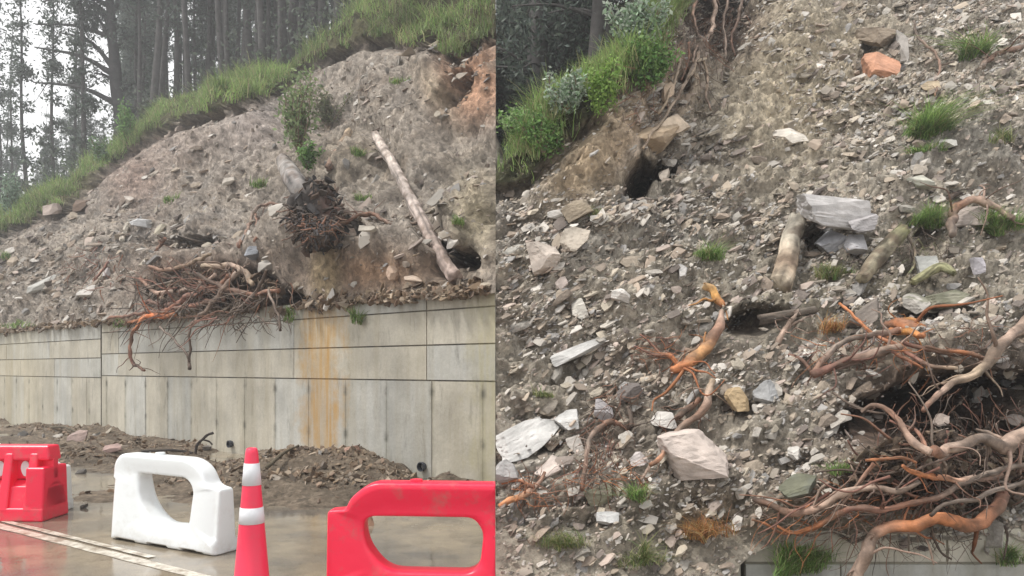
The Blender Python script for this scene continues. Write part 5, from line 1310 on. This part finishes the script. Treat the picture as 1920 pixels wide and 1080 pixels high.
def put_tree(pid, x, y, z, sc, rz, label, group, tilt=(0, 0), side=None):
    tm, cm, H, kd = protos[pid]; th = thing('tree', (x, y, z), label, 'tree', group); th.rotation_euler = (tilt[0], tilt[1], rz); th.scale = (sc, sc, sc)
    cut = (side == 'L' and x > -2.6 * sc) or (side == 'R' and x < 2.6 * sc)
    for nm, d_ in (('trunk', tm), ('crown', cm)):
        o = bpy.data.objects.new(nm, d_); COL.objects.link(o); o.parent = th
        if cut:
            o.data = d_.copy(); bm = bmesh.new(); bm.from_mesh(o.data); M = Matrix.LocRotScale(Vector((x, y, z)), Euler(th.rotation_euler), Vector((sc,) * 3)); Mi = M.inverted()
            pn = (Mi.to_3x3() @ Vector((1, 0, 0))).normalized(); pc_ = Mi @ Vector((-.01 if side == 'L' else .01, y, z))
            bmesh.ops.bisect_plane(bm, geom=bm.verts[:] + bm.edges[:] + bm.faces[:], plane_co=pc_, plane_no=pn, clear_outer=side == 'L', clear_inner=side == 'R'); bm.to_mesh(o.data); bm.free()
    return th


rs = np.random.RandomState(23)


def left_xy(u, extra):
    dx = (u - U0) / FPX; tc_ = float(tL(u, crestL(u))); y = (7.727 + tc_ + extra) / (NY + NX * dx); return dx * y, y


spec = []
for u in (6, 22, 52, 100, 132, 160): spec.append((u, rs.uniform(2, 7), 7, rs.uniform(.85, 1.2)))
for i in range(9): spec.append((rs.uniform(-60, 175), rs.uniform(8, 14), 7 + i % 2, rs.uniform(.7, 1.0)))
for u in np.linspace(248, 690, 44): spec.append((u + rs.normal(0, 5), rs.uniform(1.0, 6), rs.choice([0, 1, 3, 4, 3, 4]), rs.uniform(.75, 1.1)))
for i in range(52): spec.append((rs.uniform(228, 720), rs.uniform(5, 17), rs.choice([0, 1, 2, 5, 6, 2]), rs.uniform(.8, 1.2)))
for i in range(10): spec.append((rs.uniform(-20, 200), rs.uniform(10, 17), rs.choice([0, 6, 2]), rs.uniform(.5, .75)))
for u, ex, pid, scl in spec:
    x, y = left_xy(u, ex); z = zL(x, y) - .2
    where = ['nearest the left edge', 'above the long light slab', 'above the dark brown boulder', 'beside the big pine', 'just right of the big pine', 'above the lone green tuft', 'above the pale soil shoulder', 'above the green sapling', 'behind the scarp grass', 'at the right end of the far forest'][int(np.searchsorted([25, 90, 170, 240, 300, 370, 460, 560, 640], u))]
    if u < 240: lab, grp = 'slim misty tree against the white sky left of the big pine', 'slim trees left of the big pine'
    elif u < 460: lab, grp = 'tall dark trunk in the misty forest just right of the big pine', 'tall forest trees right of the big pine'
    else: lab, grp = 'tall grey trunk in the dense forest above the grassy scarp', 'tall forest trees above the scarp'
    put_tree(int(pid), x, y, z, scl, rs.uniform(0, 6.28), lab, grp, (rs.normal(0, .02), rs.normal(0, .03)), 'L')['label'] = ('slim misty tree ' if u < 240 else ('front row forest trunk ' if ex < 3 else ('second row forest tree ' if ex < 7 else 'hindmost forest tree '))) + where

# big pine with long drooping limbs
x, y = left_xy(232, 2.0); z = zL(x, y) - .2; th = thing('pine_tree', (x, y, z), 'big dark pine with long bare drooping limbs at the crest, tallest at left', 'tree'); sc = y / FPX
bp = A([x, y, z]); T_ = [bp + A([dx_ * sc, dy_, dz_ * sc]) for dx_, dy_, dz_ in ((0, 0, 0), (-4, 0, 60), (-14, .1, 140), (-22, 0, 220), (-26, 0, 300), (-40, 0, 380), (-45, 0, 440))]
P = catmull(T_, 6); R = np.linspace(15, 4, len(P)) * sc; parts = [(*tube(P, R, 10, .15, 5), A([.06, .058, .058]))]; C = []
rs_ = np.random.RandomState(321)
limbs = [(105, -165, 45, 6), (160, -140, 45, 6), (170, -110, 75, 5), (60, 60, 70, 4), (230, -120, 20, 5), (250, -70, 60, 5), (290, -130, 30, 5), (310, 80, 60, 5), (270, 70, 60, 5), (200, 60, 50, 4), (340, -100, 60, 5), (360, 90, 40, 4), (380, -60, 50, 4), (400, 60, 40, 3), (420, -50, 30, 3), (330, -60, 80, 4), (120, 40, 40, 3), (215, -60, 70, 4), (140, -50, 30, 3)]
for (h0, dx_, rise, rp) in limbs:
    b0 = A([np.interp(h0 * sc + z, P[:, 2], P[:, k]) for k in range(3)]); dyy = rs_.normal(0, 1.0)
    e = b0 + A([dx_ * sc, dyy, rise * sc * (1 if h0 < 180 else .4)]); mid = b0 + A([dx_ * .45 * sc, dyy * .4, rise * sc * .75]); L_ = catmull([b0, mid, e], 7)
    parts.append((*tube(L_, np.linspace(rp, 1.3, len(L_)) * sc, 6, .15), A([.06, .058, .058])))
    for k in range(6):
        q = L_[rs_.randint(5, len(L_))]; t2 = q + rs_.normal(size=3) * A([.5, .5, .35]) - A([0, 0, .2]); parts.append((*tube(catmull([q, (q + t2) / 2, t2], 3), np.linspace(.03, .01, 7), 4), A([.06, .058, .058])))
        m = 70 if h0 > 190 else 16; C.append(q + (t2 - q) * rs_.uniform(.2, 1.2, m)[:, None] + rs_.normal(size=(m, 3)) * .32)
C = np.vstack(C); V, F, C_ = join(parts); mk('trunk', V, F, M_BARK, parent=th, col=C_, smooth=True)
V, F = quads_leaf(C, .28, rs_, 3.5, .1); mk('crown', V, F, M_LEAF, parent=th, col=np.broadcast_to(A([.06, .08, .065]), V.shape))

# forest behind the near slope
for i in range(86):
    lay = i % 3; y = (16.5, 23, 31)[lay] + rs.uniform(-2, 3); u = rs.uniform(934, 1330) if i > 8 else rs.uniform(1300, 1500); x = (u - U0) / FPX * y; z = zR(x, y) - .4
    lab, grp = (('dark upright forest trunk standing close behind the near crest', 'dark trunks close behind the near crest') if lay == 0 else ('dark tree deep in the forest behind the near crest', 'dark trees deep behind the near crest'))
    put_tree(int(rs.choice([9, 10, 11])), x, y, z, rs.uniform(.85, 1.25), rs.uniform(0, 6.28), lab, grp, (rs.normal(0, .02), rs.normal(0, .02)), 'R')['label'] = ('dark trunk close ' , 'dark tree deeper ', 'dark tree deepest ')[lay] + 'behind the near crest, ' + ['above the purple bare bush', 'above the leafy crest bush', 'above the pale leafed shrub', 'left of the pale crest shrub', 'above the scarp roots'][int(np.searchsorted([990, 1050, 1120, 1200], u))]


def leafstuff(name, C, leaf, colr, label, rs_, aspect=2.0, side=None):
    V, F = quads_leaf(C, leaf, rs_, aspect, .1); c_ = np.repeat(A(colr)[rs_.randint(0, len(colr), len(C))] * rs_.uniform(.7, 1.3, len(C))[:, None], 4, axis=0)
    if side == 'R': V[:, 0] = np.maximum(V[:, 0], .004)
    if side == 'L': V[:, 0] = np.minimum(V[:, 0], -.004)
    return tag(mk(name, V, F, M_LEAF, col=c_), label, 'undergrowth', kind='stuff')


# undergrowth masses
C = []
for i in range(420):
    u = rs.uniform(930, 1320); y = rs.uniform(13.5, 40); x = (u - U0) / FPX * y; z = zR(x, y)
    if y < float(yR((V0 - crestR(u)) / FPX)) + .8: continue
    if y < 20 and rs.uniform() < .6: continue
    k = 260; C.append(A([x, y, z]) + rs.normal(size=(k, 3)) * A([.9, .7, .7]) + A([0, 0, rs.uniform(0, 1.4) if y < 27 else rs.uniform(0, 4)]))
C = np.vstack(C); C = C[C[:, 0] > .15]
leafstuff('undergrowth', C, .12, ((.06, .075, .07), (.08, .10, .09), (.13, .15, .14)), 'dark undergrowth filling the forest behind the near crest', rs, side='R')
C = []
for i in range(240):
    u = rs.uniform(-150, 720); ex = rs.uniform(.5, 9); x, y = left_xy(u, ex); z = zL(x, y); k = 60
    hgt = 1.5 if u < 170 else (1.2 if rs.uniform() < .7 else 2.6)
    C.append(A([x, y, z]) + rs.normal(size=(k, 3)) * A([.8, .7, .45 * hgt]) + A([0, 0, rs.uniform(0, 1.4) * hgt]))
leafstuff('undergrowth', np.vstack(C), .22, ((.08, .10, .08), (.11, .13, .10), (.14, .17, .13)), 'grey green brush between the forest trunks above the far crest', rs, side='L')
# bare purple brown brush at the left of the near forest
bp = A([.35, 12.6, zR(.35, 12.6)]); th = thing('bare_bush', tuple(bp), 'bare purple brown bush in front of the dark forest at its left', 'shrub'); parts = []
for i in range(160):
    e = bp + A([abs(rs.normal(.1, .35)), rs.normal(0, .3), rs.uniform(1.0, 2.6)]); s0 = bp + A([rs.uniform(-.15, .3), rs.uniform(-.2, .2), 0]); P = catmull([s0, (s0 + e) / 2 + rs.normal(size=3) * .12, e + A([0, 0, -.1])], 4); P[:, 0] = np.maximum(P[:, 0], .02)
    parts.append((*tube(P, np.linspace(.008, .003, len(P)), 4), A([.17, .10, .11]) * rs.uniform(.7, 1.3)))
V, F, C_ = join(parts); mk('branches', V, F, M_BARK, parent=th, col=C_)

# ------------------------------------------------------------------ barriers and cone
def place(V, base, ang):
    c, s = math.cos(ang), math.sin(ang); return np.stack([V[:, 0] * c - V[:, 1] * s, V[:, 0] * s + V[:, 1] * c, V[:, 2]], 1) + A(base)


def smooth_poly(pts, rad, n=6):
    out = []; m = len(pts)
    for i in range(m):
        p = A(pts[i], float); a = A(pts[i - 1], float) - p; b = A(pts[(i + 1) % m], float) - p; la, lb = np.linalg.norm(a), np.linalg.norm(b); r = min(rad[i] if hasattr(rad, '__len__') else rad, la * .48, lb * .48)
        p0, p1 = p + a / la * r, p + b / lb * r
        for t in np.linspace(0, 1, n): out.append((1 - t) ** 2 * p0 + 2 * t * (1 - t) * p + t * t * p1)
    return A(out)


def ray_hit(poly, c, ang):
    d = A([math.cos(ang), math.sin(ang)]); best = None; a = poly; b = np.roll(poly, -1, axis=0)
    e = b - a; w = a - c; den = d[0] * e[:, 1] - d[1] * e[:, 0]; den = np.where(abs(den) < 1e-12, 1e-12, den)
    t = (w[:, 0] * e[:, 1] - w[:, 1] * e[:, 0]) / den; s = (w[:, 0] * d[1] - w[:, 1] * d[0]) / den
    ok = (s >= -1e-9) & (s <= 1 + 1e-9) & (t > 0); return c + d * t[ok].max()


def barrier(Lb, base, ang, mat, label, clip=None, groove=False, mirrored=False):
    k = Lb / 1.45
    outer = smooth_poly([(0, 0), (0, .56), (-.03 * k, .575), (-.03 * k, .70), (.07, .80), (1.03 * k, .80), (1.20 * k, .73), (1.29 * k, .575), (1.45 * k, .56), (1.45 * k, 0)], [.02, .03, .02, .08, .07, .12, .14, .05, .03, .02], 7)
    hole = smooth_poly([(.33 * k, .63), (1.00 * k, .63), (1.11 * k, .55), (1.07 * k, .20), (.60 * k, .18), (.38 * k, .38)], [.07, .09, .08, .08, .12, .10], 8)
    c = A([.72 * k, .43])
    if mirrored:
        outer = smooth_poly([(0, 0), (0, .61), (.13, .62), (.165, .70), (.30, .81), (1.50, .81), (1.70, .62), (1.70, 0)], [.02, .03, .03, .05, .13, .12, .1, .02], 7)
        hole = smooth_poly([(.25, .575), (1.02, .575), (1.09, .48), (1.06, .20), (.42, .20), (.27, .38)], [.10, .12, .10, .12, .16, .12], 8); c = A([.68, .40])
    angs = np.unique(np.concatenate([np.linspace(-math.pi, math.pi, 200, endpoint=False), np.arctan2(outer[:, 1] - c[1], outer[:, 0] - c[0])]))
    O = A([ray_hit(outer, c, a) for a in angs]); H = A([ray_hit(hole, c, a) for a in angs]); M_ = 40; ph = np.arange(M_) / M_ * 2 * math.pi + .0001
    cx, sx = np.cos(ph), np.sin(ph); w = .5 - .5 * np.sign(cx) * np.abs(cx) ** (2 / 7.0); yy = np.sign(sx) * np.abs(sx) ** (2 / 7.0)
    XZ = H[:, None, :] * (1 - w[None, :, None]) + O[:, None, :] * w[None, :, None]
    T = .092 + .062 * np.clip((.62 - XZ[..., 1]) / .62, 0, 1) ** .8
    T = T * (1 - (.26 if groove else .12) * (1 - ss(.22, .40, w))[None, :]) * (1 - .10 * ss(.34, .42, w) * (1 - ss(.46, .55, w)) * (2 if groove else .6))[None, :]
    # concave end on the step side, cable dimples
    T = T * (1 - .25 * np.exp(-((XZ[..., 0] - (.05 if mirrored else 1.40 * k)) / .06) ** 2) * (XZ[..., 1] > .12))
    V = np.stack([XZ[..., 0], yy[None, :] * T, XZ[..., 1]], -1); V[..., 2] += (V[..., 2] < .02) * .03 * (np.abs(np.sin(V[..., 0] * 7)) > .6)
    n = len(angs); i = np.arange(n)[:, None]; j = np.arange(M_)[None]; i2 = (i + 1) % n; j2 = (j + 1) % M_
    F = np.stack([i * M_ + j, i2 * M_ + j, i2 * M_ + j2, i * M_ + j2], -1).reshape(-1, 4)
    V = place(V.reshape(-1, 3), base, ang); th = thing('water_barrier', base, label, 'barrier', 'plastic water filled road barriers'); o = mk('barrier_body', V, F, mat, parent=th, smooth=True)
    cap, Fc = tube(A([[0, 0, -.01], [0, 0, .025]]), [.045, .042], 16); cp = place(cap + A([.55 * k, 0, .80]), base, ang); co = mk('filler_cap', cp, Fc, mat, parent=th)
    for ob in (o, co):
        if clip is not None:
            bm = bmesh.new(); bm.from_mesh(ob.data); bmesh.ops.bisect_plane(bm, geom=bm.verts[:] + bm.edges[:] + bm.faces[:], plane_co=(clip - base[0], 0, 0), plane_no=(1, 0, 0), clear_outer=True)
            ed = [e for e in bm.edges if e.is_boundary]; 
            if ed: bmesh.ops.holes_fill(bm, edges=ed)
            bm.to_mesh(ob.data); bm.free()
    return th


wa = gd(207, 1012); wb = gd(404, 1046); an = math.atan2(wb[1] - wa[1], wb[0] - wa[0])
barrier(float(np.linalg.norm(wb - wa)), (float(wa[0]) + .04, float(wa[1]) + .16, 0), an, M_WHITE, 'white plastic road barrier with one large hole standing between the red barrier and the cone')
barrier(1.62, (-1.165, 5.25, 0), math.radians(-4.5), M_RED, 'large red barrier with one wide hole, nearest the camera right of the cone', clip=-.003, groove=True, mirrored=True)
hidden_one = barrier(1.35, (-6.17, 8.50, 0), math.radians(-4), M_WHITE, 'white plastic barrier hidden behind the ribbed red one at the left edge')

hidden_one.scale = (1, 1, .9)


def ribbed_barrier(base, ang, label):
    th = thing('water_barrier', base, label, 'barrier', 'plastic water filled road barriers'); parts = []
    Lb, H = 1.5, .80

    def prof(z): return .24 - .15 * ss(.05, .62, z)      # half thickness
    def frus(x0, x1, z0, z1, t0, t1, b=.0, tw=0):
        V = A([[x0, -t0, z0], [x1, -t0, z0], [x1, t0, z0], [x0, t0, z0], [x0 + b, -t1, z1], [x1 - b, -t1, z1], [x1 - b, t1, z1], [x0 + b, t1, z1]]); F = A([[0, 1, 5, 4], [1, 2, 6, 5], [2, 3, 7, 6], [3, 0, 4, 7], [4, 5, 6, 7], [3, 2, 1, 0]]); return V, F
    bm = bmesh.new()

    def addb(V, F, bev):
        b2 = bmesh.new(); vs = [b2.verts.new(v) for v in V]; [b2.faces.new([vs[i] for i in f]) for f in F]
        bmesh.ops.bevel(b2, geom=b2.edges[:], offset=bev, segments=3, profile=.6, affect='EDGES'); me = bpy.data.meshes.new('t'); b2.to_mesh(me); b2.free(); bm.from_mesh(me); bpy.data.meshes.remove(me)
    addb(*frus(0, Lb, 0, .14, .235, .225), .02)                       # foot
    addb(*frus(.0, Lb, .12, .36, .20, .15, .0), .02)                   # lower sloping panel
    addb(*frus(.0, Lb, .62, .78, .115, .10, .02), .03)                 # top rail
    addb(*frus(.0, Lb, .345, .41, .145, .05, .0), .015)
    n = 5; XM = [Lb - .30 - .27 * i for i in range(n)]
    for i in range(n + 1):                                                 # sloping buttresses
        xc = Lb - .165 - .27 * i
        if xc > .05: addb(*frus(xc - .055, xc + .055, .1, .70, .232, .118, .012), .022)
    addb(*frus(Lb - .2, Lb, .10, .56, .225, .20, .0), .025)            # connecting end block
    addb(*frus(.0, Lb, .42, .64, .045, .045), .01)
    # openings cut through the thin web between the buttresses
    V = A([v.co[:] for v in bm.verts]); bm.verts.index_update()
    Fq = [A([[v.index for v in f.verts]]) for f in bm.faces]; bm.free()
    Fs = {}
    for f in Fq: Fs.setdefault(f.shape[1], []).append(f)
    Vw = place(V, base, ang); mk('barrier_body', Vw, [np.vstack(f) for f in Fs.values()], M_RED, parent=th)
    a = np.arange(20) * 2 * math.pi / 20
    for i in range(n):
        xm = XM[i]
        E = np.stack([xm + .048 * np.cos(a) * (1 - .25 * (np.sin(a) < 0) * -np.sin(a)), np.full(20, 0), .53 + .082 * np.sin(a)], -1); V = np.vstack([E + A([0, -.052, 0]), E + A([0, .052, 0]), [[xm, -.052, .535], [xm, .052, .535]]])
        j = np.arange(20); F = [np.stack([j, (j + 1) % 20, 20 + (j + 1) % 20, 20 + j], -1), np.vstack([np.stack([np.full(20, 40), (j + 1) % 20, j], -1), np.stack([np.full(20, 41), 20 + j, 20 + (j + 1) % 20], -1)])]
        mk('opening', place(V, base, ang), F, M_WHITE, parent=th, smooth=False)
    return th


ribbed_barrier((-6.20, 8.02, 0), math.radians(-1.5), 'red ribbed plastic barrier with small oval openings at the left edge')

# traffic cone
cb = A([(472 - U0) / FPX * 5.0, 5.0, 0]); th = thing('traffic_cone', tuple(cb), 'tall red traffic cone with two white bands right of the white barrier', 'traffic cone')


def lathe(prof, n=40):
    a = np.arange(n) * 2 * math.pi / n; V = np.concatenate([np.stack([r * np.cos(a), r * np.sin(a), np.full(n, z)], -1) for r, z in prof]); i = np.arange(len(prof) - 1)[:, None]; j = np.arange(n)[None]; j2 = (j + 1) % n
    return V, np.stack([i * n + j, i * n + j2, (i + 1) * n + j2, (i + 1) * n + j], -1).reshape(-1, 4)


rz_ = lambda z: .039 + (.128 - .039) * (1.065 - z) / 1.04
V, F = lathe([(rz_(.03) + .02, .03), (rz_(.05), .05), (rz_(.5), .5), (rz_(1.03), 1.03), (rz_(1.06) - .004, 1.06), (.026, 1.066), (.024, 1.0)]); mk('cone_body', V + cb, F, M_REDC, parent=th, smooth=True)
for z0, z1 in ((.818, .964), (.564, .671)):
    V, F = lathe([(rz_(z0), z0), (rz_(z0) + .003, z0 + .001), (rz_(z1) + .003, z1 - .001), (rz_(z1), z1)]); mk('reflective_band', V + cb, F, M_SHEET, parent=th, smooth=True)
V, F = box(-.2, .2, -.2, .2, 0, .035); mk('cone_base', V + cb, F, M_REDC, parent=th)

# ------------------------------------------------------------------ haze (the air of a wet day)
V, F = box(-80, 60, -8, 85, -1.5, 52)
hz = bpy.data.materials.new('haze_air'); hz.use_nodes = True; n = hz.node_tree; n.nodes.clear(); oo = n.nodes.new('ShaderNodeOutputMaterial'); pv_ = n.nodes.new('ShaderNodeVolumePrincipled')
pv_.inputs['Density'].default_value = .0030; pv_.inputs['Color'].default_value = (.97, .98, 1.0, 1); pv_.inputs['Anisotropy'].default_value = .2; n.links.new(pv_.outputs[0], oo.inputs['Volume'])
HAZE = True
if HAZE:
    hzo = mk('haze', V, F, hz); bm = bmesh.new(); bm.from_mesh(hzo.data); bmesh.ops.recalc_face_normals(bm, faces=bm.faces)
    if sum((f.normal.dot(f.calc_center_median() - Vector((-10, 38, 37)))) for f in bm.faces) < 0: bmesh.ops.reverse_faces(bm, faces=bm.faces)
    bm.to_mesh(hzo.data); bm.free()
    tag(hzo, 'thin pale mist over the whole slope', kind='stuff')

# ------------------------------------------------------------------ keep each slope's things on their own side of the seam
bpy.context.view_layer.update()
for o in list(SC.objects):
    if o.type != 'MESH' or o.name.split('.')[0] in ('road', 'haze', 'hillside', 'earth_bank', 'mud_bank', 'barrier_body', 'filler_cap', 'opening', 'scree', 'grass', 'undergrowth', 'road_marking') or o.data.vertices == 0: continue
    xs = [(o.matrix_world @ Vector(c)).x for c in o.bound_box]
    if min(xs) < -.0005 and max(xs) > .0005:
        right = (o.matrix_world.translation.x > 0) if abs(o.matrix_world.translation.x) > .02 else max(xs) > -min(xs)
        if o.data.users > 1: o.data = o.data.copy()
        M = o.matrix_world; Mi = M.inverted(); bm = bmesh.new(); bm.from_mesh(o.data)
        co = Mi @ Vector((.0008 if right else -.0008, o.matrix_world.translation.y, 0)); no = (M.to_3x3().transposed() @ Vector((1, 0, 0))).normalized()
        r = bmesh.ops.bisect_plane(bm, geom=bm.verts[:] + bm.edges[:] + bm.faces[:], plane_co=co, plane_no=no, clear_outer=not right, clear_inner=right)
        if len(bm.faces) < 3000:
            ed = [e for e in bm.edges if e.is_boundary]
            if ed: bmesh.ops.holes_fill(bm, edges=ed)
        bm.to_mesh(o.data); bm.free()
        if len(o.data.polygons) == 0: bpy.data.objects.remove(o)
